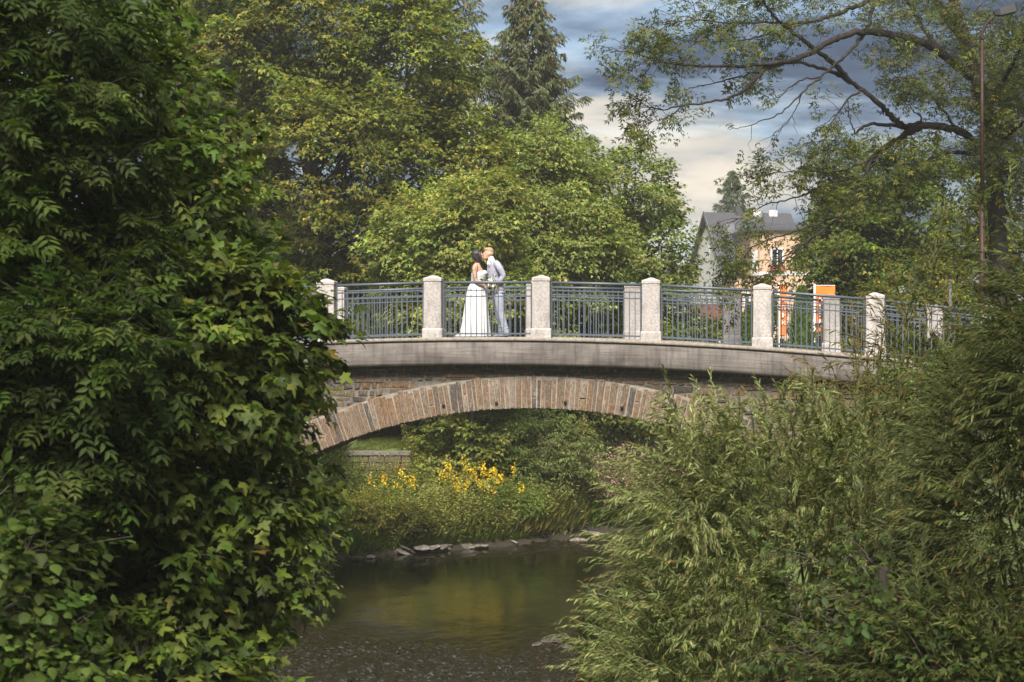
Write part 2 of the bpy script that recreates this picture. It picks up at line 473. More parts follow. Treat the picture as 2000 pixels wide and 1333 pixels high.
def stone_mat(name, cols, rust):
    """dressed stone with veins and rust stains; each stone picks its own tone"""
    m, nt, bs, out = new_mat(name)
    nd, lk = nt.nodes, nt.links
    t = N(nd, 'ShaderNodeTexCoord'); oi = N(nd, 'ShaderNodeObjectInfo')
    r = N(nd, 'ShaderNodeValToRGB'); r.color_ramp.interpolation = 'CONSTANT'
    els = r.color_ramp.elements
    for k, c in enumerate(cols):
        e = els[k] if k < 2 else els.new(k / len(cols))
        e.position = k / len(cols); e.color = (*c, 1)
    lk.new(oi.outputs['Random'], r.inputs['Fac'])
    def nz(scale, st, det):
        mp = N(nd, 'ShaderNodeMapping'); mp.inputs['Scale'].default_value = st
        ad = N(nd, 'ShaderNodeVectorMath', operation='ADD')
        lk.new(t.outputs['Object'], ad.inputs[0]); lk.new(oi.outputs['Random'], ad.inputs[1])
        lk.new(ad.outputs[0], mp.inputs['Vector'])
        n = N(nd, 'ShaderNodeTexNoise'); n.inputs['Scale'].default_value = scale; n.inputs['Detail'].default_value = det; n.inputs['Roughness'].default_value = 0.65
        lk.new(mp.outputs[0], n.inputs['Vector']); return n.outputs['Fac']
    big = nz(4.5, (1, 1, 0.6), 5)
    mr = N(nd, 'ShaderNodeMapRange'); mr.inputs['From Min'].default_value = 0.46; mr.inputs['From Max'].default_value = 0.62
    lk.new(big, mr.inputs['Value'])
    m1 = N(nd, 'ShaderNodeMix', data_type='RGBA'); m1.inputs['B'].default_value = (*rust, 1)
    ms = N(nd, 'ShaderNodeMath', operation='MULTIPLY'); ms.inputs[1].default_value = 0.55
    lk.new(mr.outputs[0], ms.inputs[0]); lk.new(ms.outputs[0], m1.inputs['Factor']); lk.new(r.outputs['Color'], m1.inputs['A'])
    gr = nz(38, (1, 1, 0.5), 6)
    mr2 = N(nd, 'ShaderNodeMapRange'); mr2.inputs['From Min'].default_value = 0.3; mr2.inputs['From Max'].default_value = 0.7
    mr2.inputs['To Min'].default_value = 0.35; mr2.inputs['To Max'].default_value = 1.65
    lk.new(gr, mr2.inputs['Value'])
    li = N(nd, 'ShaderNodeMapRange'); li.inputs['From Min'].default_value = 0.56; li.inputs['From Max'].default_value = 0.66; li.inputs['To Max'].default_value = 0.6
    lk.new(nz(14, (1, 1, 0.22), 6), li.inputs['Value'])
    m2 = N(nd, 'ShaderNodeMix', data_type='RGBA'); m2.inputs['B'].default_value = (0.25, 0.215, 0.175, 1)      # lime wash run down from the joints
    lk.new(li.outputs[0], m2.inputs['Factor']); lk.new(m1.outputs['Result'], m2.inputs['A'])
    sc_ = N(nd, 'ShaderNodeVectorMath', operation='SCALE'); lk.new(m2.outputs['Result'], sc_.inputs[0]); lk.new(mr2.outputs[0], sc_.inputs['Scale'])
    lk.new(sc_.outputs[0], bs.inputs['Base Color'])
    bs.inputs['Roughness'].default_value = 0.9; bs.inputs['Specular IOR Level'].default_value = 0.2
    bp = N(nd, 'ShaderNodeBump'); bp.inputs['Strength'].default_value = 0.8; bp.inputs['Distance'].default_value = 0.015
    lk.new(nz(26, (1, 1, 0.4), 6), bp.inputs['Height']); lk.new(bp.outputs[0], bs.inputs['Normal'])
    return m
M_vous = stone_mat('arch_stone', [(0.130, 0.092, 0.065), (0.102, 0.078, 0.060), (0.148, 0.112, 0.084), (0.060, 0.053, 0.047), (0.125, 0.080, 0.050), (0.155, 0.125, 0.098), (0.118, 0.090, 0.069), (0.078, 0.065, 0.055), (0.136, 0.096, 0.064)], (0.15, 0.082, 0.04))
M_rubble = stone_mat('rubble_stone', [(0.060, 0.048, 0.039), (0.080, 0.066, 0.053), (0.040, 0.037, 0.034), (0.10, 0.062, 0.034), (0.068, 0.058, 0.05), (0.085, 0.068, 0.045)], (0.11, 0.07, 0.035))

def concrete_mat():
    m, nt, bs, out = new_mat('board_marked_concrete')
    nd, lk = nt.nodes, nt.links
    uv = N(nd, 'ShaderNodeUVMap'); 
    def nz(scale, st, det, rough=0.6):
        mp = N(nd, 'ShaderNodeMapping'); mp.inputs['Scale'].default_value = st
        lk.new(uv.outputs[0], mp.inputs['Vector'])
        n = N(nd, 'ShaderNodeTexNoise'); n.inputs['Scale'].default_value = scale; n.inputs['Detail'].default_value = det; n.inputs['Roughness'].default_value = rough
        lk.new(mp.outputs[0], n.inputs['Vector']); return n.outputs['Fac']
    def ramp(fac, stops):
        r = N(nd, 'ShaderNodeValToRGB'); els = r.color_ramp.elements
        for k, (p, c) in enumerate(stops):
            e = els[k] if k < 2 else els.new(p)
            e.position = p; e.color = (*c, 1)
        lk.new(fac, r.inputs['Fac']); return r.outputs['Color']
    def mul(a, b):
        v = N(nd, 'ShaderNodeVectorMath', operation='MULTIPLY'); lk.new(a, v.inputs[0]); lk.new(b, v.inputs[1]); return v.outputs[0]
    base = ramp(nz(1.2, (1, 1.5, 1), 7), [(0.32, (0.070, 0.060, 0.055)), (0.5, (0.110, 0.097, 0.090)), (0.68, (0.155, 0.139, 0.13))])
    streak = ramp(nz(9, (1, 0.10, 1), 5), [(0.3, (0.55, 0.53, 0.52)), (0.5, (1, 1, 1)), (0.72, (1.15, 1.12, 1.1))])
    board = ramp(nz(30, (0.03, 1, 1), 3), [(0.32, (0.72, 0.7, 0.68)), (0.5, (1, 1, 1)), (0.7, (1.12, 1.12, 1.14))])
    grain = ramp(nz(60, (0.6, 1, 1), 4), [(0.3, (0.8, 0.8, 0.8)), (0.7, (1.2, 1.2, 1.2))])
    lime = ramp(nz(7, (1, 0.45, 1), 6, 0.75), [(0.62, (1, 1, 1)), (0.72, (1.75, 1.75, 1.8))])
    lk.new(mul(mul(mul(mul(base, streak), board), grain), lime), bs.inputs['Base Color'])
    bs.inputs['Roughness'].default_value = 0.92; bs.inputs['Specular IOR Level'].default_value = 0.2
    bp = N(nd, 'ShaderNodeBump'); bp.inputs['Strength'].default_value = 0.7; bp.inputs['Distance'].default_value = 0.006
    lk.new(nz(30, (0.04, 1, 1), 3), bp.inputs['Height']); lk.new(bp.outputs[0], bs.inputs['Normal'])
    return m
M_conc = concrete_mat()
M_kerbtop = noise_mat('worn_concrete', [(0.13, 0.112, 0.095), (0.20, 0.172, 0.148), (0.26, 0.23, 0.20)], 12, 7, 0.95, 0.6, 60, bdist=0.008)
M_asph = noise_mat('bridge_asphalt', [(0.045, 0.045, 0.045), (0.07, 0.068, 0.065)], 30, 4, 0.95, 0.4, 90)
M_soffit = noise_mat('vault_stone', [(0.09, 0.07, 0.055), (0.17, 0.135, 0.105), (0.24, 0.20, 0.16)], 3.5, 8, 0.95, 0.9, 9)

bridge = thing('stone_bridge', 'arched stone footbridge with concrete edge spanning the river', 'bridge', B(0, 2.1, 0))
borg = np.array(bridge.location)
def Bl(t, w, z): return B(t, w, z) - borg

TS = np.arange(-13, 15.01, 0.25)
def strip(name, prof, mat, uvs=None, closed=False):
    """profile (w, dz below the deck line) swept along the bridge"""
    k = len(prof)
    arc = np.concatenate([[0], np.cumsum(np.linalg.norm(np.diff(np.array(prof), axis=0), axis=1))])
    V = []; U = []
    for t in TS:
        for (w, dz), a in zip(prof, arc):
            V.append(Bl(t, w, deck(t) + dz)); U.append((t, a))
    T = []
    for a in range(len(TS) - 1):
        for j in range(k - 1):
            p = a * k + j
            T += [(p, p + k, p + 1), (p + 1, p + k, p + k + 1)]
    return link(name, mesh_np(name, np.array(V), np.array(T), mat, uv=np.array(U)), bridge)
strip('edge_beam', [(-0.218, -0.072), (-0.218, -0.105), (-0.235, -0.112), (-0.235, -0.515), (-0.208, -0.585), (0.12, -0.585)], M_conc)
strip('kerb', [(0.24, -0.12), (0.24, 0.0), (-0.224, 0.0), (-0.247, -0.025), (-0.253, -0.072), (-0.218, -0.0725)], M_kerbtop)
strip('carriageway', [(0.24, -0.10), (3.96, -0.10)], M_asph)
strip('kerb', [(3.96, -0.12), (3.96, 0.0), (4.445, 0.0), (4.50, -0.06), (4.50, -0.11)], M_kerbtop)
strip('edge_beam', [(4.48, -0.11), (4.48, -0.50), (4.40, -0.585), (4.1, -0.585)], M_conc)

# arch geometry
TC, ZC, RI, RE, HALF = -0.19, 4.24 - 11.5, 11.5, 12.18, math.radians(28.2)
def arcp(th, r): return TC + r * math.sin(th), ZC + r * math.cos(th)
rs = random.Random(5)
# vault underside
V = []; U = []
ths = np.linspace(-HALF, HALF, 60)
for th in ths:
    t, z = arcp(th, RI + 0.02)
    for w in (0.06, 1.4, 2.8, 4.2):
        V.append(Bl(t, w, z)); U.append((t, w))
T = []
for a in range(59):
    for j in range(3):
        p = a * 4 + j; T += [(p, p + 4, p + 1), (p + 1, p + 4, p + 5)]
link('vault', mesh_np('vault', np.array(V), np.array(T), M_soffit, uv=np.array(U)), bridge)
# abutments and spandrel core
for sgn in (-1, 1):
    mb = MB()
    t0, z0 = arcp(sgn * HALF, RI + 0.02)
    for (wa, wb) in ((0.10, 4.14),):
        mb.box((0, 0, -1.2), (1, 1, 1), lambda p: Bl(t0 + sgn * p[0] * 7.5, wa + p[1] * (wb - wa), -1.2 + (p[2] + 1.2) / 2.2 * (z0 + 1.2)))
    mb.build('abutment', M_mortar_grey, bridge)
for w_face, nm in ((0.075, 'spandrel_wall'), (4.16, 'spandrel_wall')):
    V = []; T = []
    tt = np.concatenate([np.arange(-12.9, TC - RI * math.sin(HALF), 0.3), TC + (RI + 0.03) * np.sin(np.linspace(-HALF, HALF, 60)), np.arange(TC + RI * math.sin(HALF) + 0.1, 13.5, 0.3)])
    for t in tt:
        q = abs(t - TC) / (RI + 0.03)
        zb = ZC + (RI + 0.03) * math.sqrt(1 - q * q) if q < math.sin(HALF) else -0.8
        V += [Bl(t, w_face, deck(t) - 0.58), Bl(t, w_face, zb)]
    for k in range(len(tt) - 1):
        p = 2 * k; T += [(p, p + 1, p + 2), (p + 2, p + 1, p + 3)]
    spw = link(nm, mesh_np(nm, np.array(V), np.array(T), M_mortar_grey), bridge)
    if w_face < 1:
        spandrel = spw
# arch ring: mortar bed + voussoirs
mb = MB()
rings = []
for th in np.linspace(-HALF, HALF, 70):
    a = arcp(th, RI + 0.008); b = arcp(th, RE - 0.01)
    rings.append([Bl(a[0], 0.036, a[1]), Bl(b[0], 0.036, b[1]), Bl(b[0], 0.3, b[1]), Bl(a[0], 0.3, a[1])])
mb.loft(rings)
ring = mb.build('arch_ring', M_mortar, bridge)

def stone_mesh(name, quad, w0, depth, mat, parent, cham=0.014, rr=rs):
    """stone with a chamfered, slightly uneven face: quad = 4 (t, z) corners; front at w0, body going back"""
    c = np.mean(np.array(quad), axis=0)
    fr = []
    for (t, z) in quad:
        v = np.array((t, z)); d = c - v; L = np.linalg.norm(d)
        fr.append(v + d / L * min(cham * 1.5, L * 0.25))
    org = np.array((c[0], w0, c[1]))
    wj = [w0 + rr.uniform(-0.010, 0.010) for _ in range(4)]
    back = [B(t, w0 + depth, z) for t, z in quad]
    mid = [B(t + rr.uniform(-.003, .003), w0 + cham + 0.004, z + rr.uniform(-.003, .003)) for t, z in quad]
    frv = [B(f[0], wj[k], f[1]) for k, f in enumerate(fr)]
    cen = B(c[0] + rr.uniform(-.01, .01), w0 - rr.uniform(0.0, 0.014), c[1] + rr.uniform(-.03, .03))
    o = B(org[0], org[1], org[2])
    m = MB()
    m.add([p - o for p in back + mid + frv + [cen]],
          [(0, 1, 5, 4), (1, 2, 6, 5), (2, 3, 7, 6), (3, 0, 4, 7), (4, 5, 9, 8), (5, 6, 10, 9), (6, 7, 11, 10), (7, 4, 8, 11),
           (8, 9, 12), (9, 10, 12), (10, 11, 12), (11, 8, 12)])
    ob = m.build(name, mat, parent)
    ob.location = tuple(o - borg)
    return ob
th = -HALF
edges = []
while th < HALF - 0.004:
    wd = rs.choice((0.085, 0.10, 0.11, 0.12, 0.135, 0.155)) * rs.uniform(0.93, 1.07)
    if th < 0 < th + wd / RI:
        pass
    e = min(HALF, th + wd / RI)
    edges.append((th, e)); th = e
for (a, b) in edges:
    j = 0.0085 * rs.uniform(0.6, 1.6) / RI * 1.2
    sk = rs.uniform(-0.014, 0.014) / RI
    top = RE + rs.uniform(-0.09, 0.02)
    key = a < 0.0 < b
    q = [arcp(a + j, RI + rs.uniform(-0.012, 0.012)), arcp(b - j, RI + rs.uniform(-0.012, 0.012)), arcp(b - j + sk, top), arcp(a + j + sk, top)]
    if rs.random() < 0.07:                                   # a course of two blocks
        f = rs.uniform(0.3, 0.7); rm = RI + f * (top - RI)
        stone_mesh('voussoir', [q[0], q[1], arcp(b - j, rm - 0.006), arcp(a + j, rm - 0.006)], 0.02 + rs.uniform(-.012, .010), 0.25, M_vous, ring)
        stone_mesh('voussoir', [arcp(a + j, rm + 0.006), arcp(b - j, rm + 0.006), q[2], q[3]], 0.02 + rs.uniform(-.012, .010), 0.25, M_vous, ring)
    else:
        stone_mesh('voussoir', q, 0.02 + rs.uniform(-.020, .012), 0.25, M_vous, ring)
# drain holes in the ring, solid stubs coloured dark for the shade inside
M_hole = noise_mat('drain_hole_shade', [(0.012, 0.010, 0.009), (0.03, 0.02, 0.015)], 20, 3, 0.9)
for px, py in ((866, 792), (970, 787), (1104, 786), (1215, 796)):
    t = t_at(px, 0.0); z = CAMZ - (py - 652) / F * B(t, 0, 0)[1]
    m = MB()
    m.tube([Bl(t, 0.06, z), Bl(t, -0.03, z - 0.004)], 0.034, 10)
    m.build('drain_hole', M_hole, bridge, True)
# rubble courses
row = 0
zoff = 0.60
while zoff < 3.4:
    hgt = rs.uniform(0.06, 0.17) if zoff < 1.6 else rs.uniform(0.1, 0.22)
    t = -8.2 + rs.uniform(-.2, .2)
    while t < 8.6:
        L = rs.choice((0.16, 0.24, 0.33, 0.45, 0.62, 0.8)) * rs.uniform(0.85, 1.15)
        tm = t + L / 2
        zt = float(deck(tm)) - zoff; zb = zt - hgt + 0.016
        ok = True
        for (ta, za) in ((t, zb), (t + L, zb), (t, zt), (t + L, zt)):
            rr_ = math.hypot(ta - TC, za - ZC)
            if rr_ < RE - 0.18 and abs(ta - TC) < RE * math.sin(HALF):
                ok = False
        if abs(tm - TC) < 5.3 and zb < arcp(HALF, RE)[1] - 0.3:
            ok = False
        if ok and rs.random() > 0.05:
            e = 0.018
            q = [(t + e, zb + rs.uniform(-e, e)), (t + L - e, zb + rs.uniform(-e, e)), (t + L - e + rs.uniform(-.02, .02), zt + rs.uniform(-e, e)), (t + e + rs.uniform(-.02, .02), zt + rs.uniform(-e, e))]
            stone_mesh('stone', q, 0.058 + rs.uniform(-.016, .016), 0.2, M_rubble, spandrel, 0.02)
        t += L
    zoff += hgt
    row += 1

# granite posts
def post_mesh():
    m = MB()
    def ring(h, z): return [(-h, -h, z), (h, -h, z), (h, h, z), (-h, h, z)]
    m.loft([ring(0.188, 0.19), ring(0.186, 0.6), ring(0.183, 1.165)], True)
    shaft = m
    p = MB(); p.loft([ring(0.212, -0.03), ring(0.212, 0.165), ring(0.207, 0.18), ring(0.189, 0.20)])
    c = MB(); c.loft([ring(0.180, 1.165), ring(0.180, 1.172), ring(0.190, 1.175), ring(0.192, 1.235), ring(0.186, 1.243), ring(0.03, 1.30), ring(0.01, 1.302)])
    return shaft, p, c
POST_T_NEAR = [k * STEP for k in range(-4, 6)]
FAR_W = 4.2
far_px = [660, 853, 1045, 1236, 1430, 1623, 1825]
POST_T_FAR = [t_at(p, FAR_W) for p in far_px]
sp = (POST_T_FAR[-1] - POST_T_FAR[0]) / 6
POST_T_FAR = [POST_T_FAR[0] - 2 * sp, POST_T_FAR[0] - sp] + POST_T_FAR + [POST_T_FAR[-1] + sp]
sh, pl, cp = post_mesh()
rot = math.atan2(BD[1], BD[0])
proto = None
def place_post(t, w):
    global proto
    loc = Bl(t, w, float(deck(t)))
    if proto is None:
        a = sh.build('post', M_granite, bridge, bevel=0.012); b = pl.build('plinth', M_granite, a, bevel=0.01); c = cp.build('cap', M_granite, a, bevel=0.006)
        proto = (a, b, c)
    else:
        a = proto[0].copy(); COL.objects.link(a); a.parent = bridge
        for s in proto[1:]:
            d = s.copy(); COL.objects.link(d); d.parent = a
    a.location = tuple(loc); a.rotation_euler = (0, 0, rot)
for t in POST_T_NEAR: place_post(t, 0.0)
for t in POST_T_FAR: place_post(t, FAR_W)

# railing panels
def railing(t0, t1, w, label, grp):
    a, b = t0 + 0.215, t1 - 0.215
    pa, pb = B(a, w, float(deck(a))), B(b, w, float(deck(b)))
    r = thing('railing_panel', label, 'railing', (pa + pb) / 2, grp)
    o = (pa + pb) / 2
    def pt(s, h): return pa + (pb - pa) * s + np.array((0, 0, h)) - o
    L = np.linalg.norm(pb - pa)
    m = MB(); m.tube([pt(0.0, 1.145), pt(0.5, 1.147), pt(1.0, 1.145)], 0.030, 10); m.build('handrail', M_rail, r, True)
    def bar(h, s0, s1, hh, ww, nm='rail'):
        m = MB(); d = np.array((BN[0], BN[1], 0)) * ww; u = np.array((0, 0, hh))
        m.loft([[pt(s, h) - d - u, pt(s, h) + d - u, pt(s, h) + d + u, pt(s, h) - d + u] for s in (s0, s1)]); m.build(nm, M_rail, r)
    e = 0.02 / L
    bar(0.985, -e, 1 + e, 0.013, 0.018); bar(0.858, -e, 1 + e, 0.013, 0.018); bar(0.078, -e, 1 + e, 0.016, 0.018)
    n = max(3, int(round(L / 0.116)))
    base = None
    for k in range(n + 1):
        s = k / n
        h0, h1 = 0.012, 1.02
        if k in (0, n): h1 = 1.135
        if k == n // 2: h1 = 1.13
        x = pt(s, 0)
        if 0 < k < n and k != n // 2 and base is not None:
            c = base.copy(); COL.objects.link(c); c.parent = r; c.location = tuple(x)
            continue
        m = MB(); q = 0.0085 if (0 < k < n and k != n // 2) else 0.012
        m.loft([[(-q, -q, h), (q, -q, h), (q, q, h), (-q, q, h)] for h in (h0, h1)])
        c = m.build('baluster', M_rail, r); c.location = tuple(x); c.rotation_euler = (0, 0, rot)
        if 0 < k < n and k != n // 2: base = c
    for s, sg in ((0, -1), (1, 1)):
        for h in (0.93, 0.11):
            m = MB(); m.tube([pt(s, h), pt(s + sg * 0.05 / L, h)], 0.011, 6); m.build('bracket', M_rail, r)
near_lab = ['grey metal railing panel at the hidden left end of the near side', 'grey metal railing panel behind maple leaves, near side of the bridge', 'grey metal railing panel behind the overhanging maple leaf tips, near side',
    'grey near-side railing panel left of the bride, between the first two clear granite posts', 'grey near-side railing panel in front of the kissing couple', 'grey near-side railing panel just right of the couple',
    'grey near-side railing panel in front of the pale house wall', 'grey near-side railing panel in front of the orange banners and thuja', 'grey near-side railing panel half hidden by willow shoots',
    'grey near-side railing panel behind the dense willow at the far right']
for k in range(len(POST_T_NEAR) - 1):
    railing(POST_T_NEAR[k], POST_T_NEAR[k + 1], -0.02, near_lab[k], 'railing panels of the near parapet')
far_lab = ['grey far-side railing panel hidden at the left end of the bridge', 'grey far-side railing panel behind the foreground maple tree', 'grey far-side railing panel left of the bride seen through the near bars',
    'grey far-side railing panel directly behind the kissing couple', 'grey far-side railing panel seen right of the groom', 'grey far-side railing panel in front of the pale house',
    'grey far-side railing panel in front of the narrow orange banner and thuja', 'grey far-side railing panel right of the wide orange banner', 'grey far-side railing panel behind the willow at the right end']
for k in range(len(POST_T_FAR) - 1):
    railing(POST_T_FAR[k], POST_T_FAR[k + 1], FAR_W + 0.02, far_lab[k], 'railing panels of the far parapet')

# ------------------------------------------------------------------ leaves
def template(outline, centre=None, z=None):
    """flat outline -> triangles fanned from the first point or from an inner point"""
    o = np.array(outline, float)
    zz = np.zeros(len(o)) if z is None else np.asarray(z, float)
    V = np.column_stack([o, zz])
    if centre is None:
        T = [(0, k, k + 1) for k in range(1, len(o) - 1)]
    else:
        V = np.vstack([V, [*centre]]); c = len(o)
        T = [(c, k, (k + 1) % len(o)) for k in range(len(o))]
    return V, np.array(T)
_half = [(0.34, -0.10), (0.31, 0.11), (0.43, 0.13), (0.62, 0.36), (0.40, 0.43), (0.19, 0.46), (0.21, 0.69)]
_out = [(0, 0)] + _half + [(0, 1.0)] + [(-x, y) for x, y in reversed(_half)]
_z = [-0.25 * (abs(x) ** 1.5) - 0.22 * max(0, y) ** 2 for x, y in _out]
def maple_variant(wd, curl, fold, sk):
    o = [(x * wd + sk * y * y * 0.25, y * (1 + 0.06 * sk * np.sign(x))) for x, y in _out]
    z = [-curl * (abs(x) ** 1.5) - curl * 0.9 * max(0, y) ** 2 + fold * abs(x) for x, y in _out]
    return template(o, (sk * 0.03, 0.34, 0.03), z)
L_MAPLE = [maple_variant(1.0, 0.25, 0.0, 0), maple_variant(0.82, 0.55, 0.25, 0.5), maple_variant(1.08, 0.12, 0.12, -0.6), maple_variant(0.68, 0.7, 0.55, 0.2)]
_o = [(0, 0), (0.5, 0.22), (0.22, 0.42), (0, 1.0), (-0.22, 0.42), (-0.5, 0.22)]
L_MAPLE_LOW = template(_o, None, [0, -0.12, 0.02, -0.22, 0.02, -0.12])
_o = [(0, 0), (0.13, 0.3), (0.11, 0.65), (0, 1.0), (-0.11, 0.65), (-0.13, 0.3)]
L_LANCE = template(_o, None, [0.0, 0.0, -0.05, -0.2, -0.05, 0.0])
_o = [(0, 0), (0.26, 0.28), (0.24, 0.62), (0, 1.0), (-0.24, 0.62), (-0.26, 0.28)]
L_OVAL = template(_o, None, [0, 0.04, 0.0, -0.15, 0.0, 0.04])
_o = [(0, 0), (0.085, 0.3), (0.07, 0.65), (0.0, 1.0), (-0.07, 0.65), (-0.085, 0.3)]
L_WILLOW = template(_o, None, [0, -0.02, -0.12, -0.30, -0.12, -0.02])
_o = [(-0.014, 0), (0.014, 0), (0.012, 0.5), (0.0, 1.0), (-0.012, 0.5)]
L_BLADE = template(_o, None, [0, 0, -0.08, -0.45, -0.08])
L_NEEDLE = (np.array([(0, 0, 0), (0.12, 0.4, -0.03), (0, 1, -0.18), (-0.12, 0.4, -0.03)], float), np.array([(0, 1, 2), (0, 2, 3)]))
_o = [(0, 0), (0.4, 0.3), (0.45, 0.8), (0, 1.0), (-0.45, 0.8), (-0.4, 0.3)]
L_PETAL = template(_o, None, [0, 0.1, 0.3, 0.2, 0.3, 0.1])
def compound(pairs, ll, ang, base=L_LANCE, droop=0.5, wide=1.0):
    """pinnate leaf: a stalk with paired leaflets"""
    V = [np.array([(-0.006, 0, 0), (0.006, 0, 0), (0, 1, -0.25)])]; T = [np.array([(0, 1, 2)])]; n = 3
    items = []
    for k in range(pairs):
        y = 0.30 + 0.62 * k / max(1, pairs - 1) * 0.95
        items += [(y, ang), (y, -ang)]
    items.append((0.95, 0.0))
    for y, a in items:
        ca, sa = math.cos(a), math.sin(a)
        b = base[0] * np.array((wide, 1, 1)) * ll
        v = np.column_stack([b[:, 0] * ca + b[:, 1] * sa, y - b[:, 0] * sa + b[:, 1] * ca, b[:, 2] - 0.25 * y * y - droop * b[:, 1] * abs(sa) * 0.5])
        V.append(v); T.append(base[1] + n); n += len(v)
    return np.concatenate(V), np.concatenate(T)
L_ASH = compound(3, 0.46, math.radians(56), wide=1.45, droop=0.3)
L_ASH_LOW = compound(2, 0.55, math.radians(50), template([(0, 0), (0.17, 0.45), (0, 1.0), (-0.17, 0.45)], None, [0, 0, -0.12, 0]))

L_DIAMOND = template([(0, 0), (0.20, 0.42), (0, 1.0), (-0.20, 0.42)], None, [0, 0.0, -0.2, 0.0])
L_DIAMOND_WIDE = template([(0, 0), (0.42, 0.35), (0, 1.0), (-0.42, 0.35)], None, [0, -0.05, -0.2, -0.05])
L_DIAMOND_SLIM = template([(0, 0), (0.085, 0.4), (0, 1.0), (-0.085, 0.4)], None, [0, -0.02, -0.28, -0.02])
def front_mask(pos, cell, margin):
    """leaves of the outer layer, the ones that can be made out singly; the rest get a simpler blade"""
    px, py = 1000 + pos[:, 0] / pos[:, 1].clip(0.5) * F, 652 - (pos[:, 2] - CAMZ) / pos[:, 1].clip(0.5) * F
    ix = np.clip((px + 200) // cell, 0, 4000).astype(np.int64) * 5000 + np.clip((py + 400) // cell, 0, 4000).astype(np.int64)
    u, inv = np.unique(ix, return_inverse=True)
    mn = np.full(len(u), 1e9); np.minimum.at(mn, inv, pos[:, 1])
    return (pos[:, 1] < mn[inv] + margin) & (px > -60) & (px < 2060) & (py > -60) & (py < 1393)

def frames(f, n):
    f = nrm(f); r = nrm(np.cross(f, n)); n2 = np.cross(r, f)
    return np.stack([r, f, n2], -1)

class LB:
    """leaf batches -> one mesh, colour per leaf"""
    def __init__(self):
        self.b = []
    def add(self, tm, pos, fwd, nor, s, col):
        n = len(pos)
        if n == 0:
            return
        self.b.append((tm, np.asarray(pos, float), frames(fwd, nor), np.broadcast_to(np.asarray(s, float), (n,)).copy(), np.broadcast_to(np.asarray(col, float), (n, 3)).copy()))
    def arrays(self):
        VV, TT, CC = [], [], []; off = 0
        for tm, p, R, s, c in self.b:
            v, t = tm
            W = p[:, None, :] + s[:, None, None] * np.einsum('nij,kj->nki', R, v)
            TT.append((t[None] + (np.arange(len(p)) * len(v))[:, None, None]).reshape(-1, 3) + off)
            VV.append(W.reshape(-1, 3)); CC.append(np.repeat(c, len(t), axis=0)); off += W.shape[0] * W.shape[1]
        return np.concatenate(VV), np.concatenate(TT), np.concatenate(CC)
    def build(self, name, mat, parent=None, org=(0, 0, 0), kind='stuff'):
        V, T, C = self.arrays()
        o = link(name, mesh_np(name, V - np.asarray(org), T, mat, C), parent)
        if kind: o['kind'] = kind
        return o

def project(p):
    p = np.asarray(p); D = np.maximum(p[..., 1], 0.5)
    return 1000 + p[..., 0] / D * F, 652 - (p[..., 2] - CAMZ) / D * F

def in_view(p, mx=260, my=220):
    px, py = project(p)
    return (px > -mx) & (px < 2000 + mx) & (py > -my) & (py < 1333 + my)

LEAF_GAIN = np.array((1.25, 1.3, 1.0))
def palette(r, n, cols, wts, jit=0.18):
    w = np.array(wts, float); w /= w.sum()
    c = np.array(cols)[r.choice(len(cols), n, p=w)]
    return c * LEAF_GAIN * (1 + jit * r.standard_normal((n, 1)).clip(-2, 2)) * (1 + 0.06 * r.standard_normal((n, 3)).clip(-2, 2))

def clumps(r, ells, n, lo=0.72, hi=1.02, view=True, mx=260, my=220):
    """clump centres on the shells of ellipsoids (cx, cy, cz, rx, ry, rz)"""
    e = np.array(ells, float)
    area = (e[:, 3] * e[:, 4] + e[:, 4] * e[:, 5] + e[:, 3] * e[:, 5])
    C, O = [], []
    got = 0; guard = 0
    while got < n and guard < 60:
        guard += 1
        k = r.choice(len(e), n * 2, p=area / area.sum())
        d = nrm(r.standard_normal((n * 2, 3)))
        rr = r.uniform(lo, hi, (n * 2, 1))
        c = e[k, :3] + d * rr * e[k, 3:6]
        o = nrm(d / e[k, 3:6])
        keep = np.ones(len(c), bool)
        for j in range(len(e)):
            q = np.linalg.norm((c - e[j, :3]) / e[j, 3:6], axis=1)
            keep &= (q > lo * 0.96) | (k == j)
        if view: keep &= in_view(c, mx, my)
        C.append(c[keep]); O.append(o[keep]); got += keep.sum()
    return np.concatenate(C)[:n], np.concatenate(O)[:n]

UP = np.array((0, 0, 1.0))
def sprays(r, C, O, rad, k, lean=0.35, flat=0.75):
    """spray anchors and directions around each clump"""
    n = len(C)
    d = nrm(np.repeat(O, k, 0) * 0.75 + r.standard_normal((n * k, 3)) * 0.62 + UP * lean)
    rad = np.broadcast_to(np.asarray(rad, float), (n,))
    A = np.repeat(C, k, 0) + d * (np.repeat(rad, k) * r.uniform(0.3, 1.0, n * k))[:, None] * np.array((1, 1, flat))
    dr = nrm(d * np.array((1, 1, 0.45)) + np.repeat(O, k, 0) * 0.3 + r.standard_normal((n * k, 3)) * 0.25)
    return A, dr, np.repeat(np.arange(n), k)

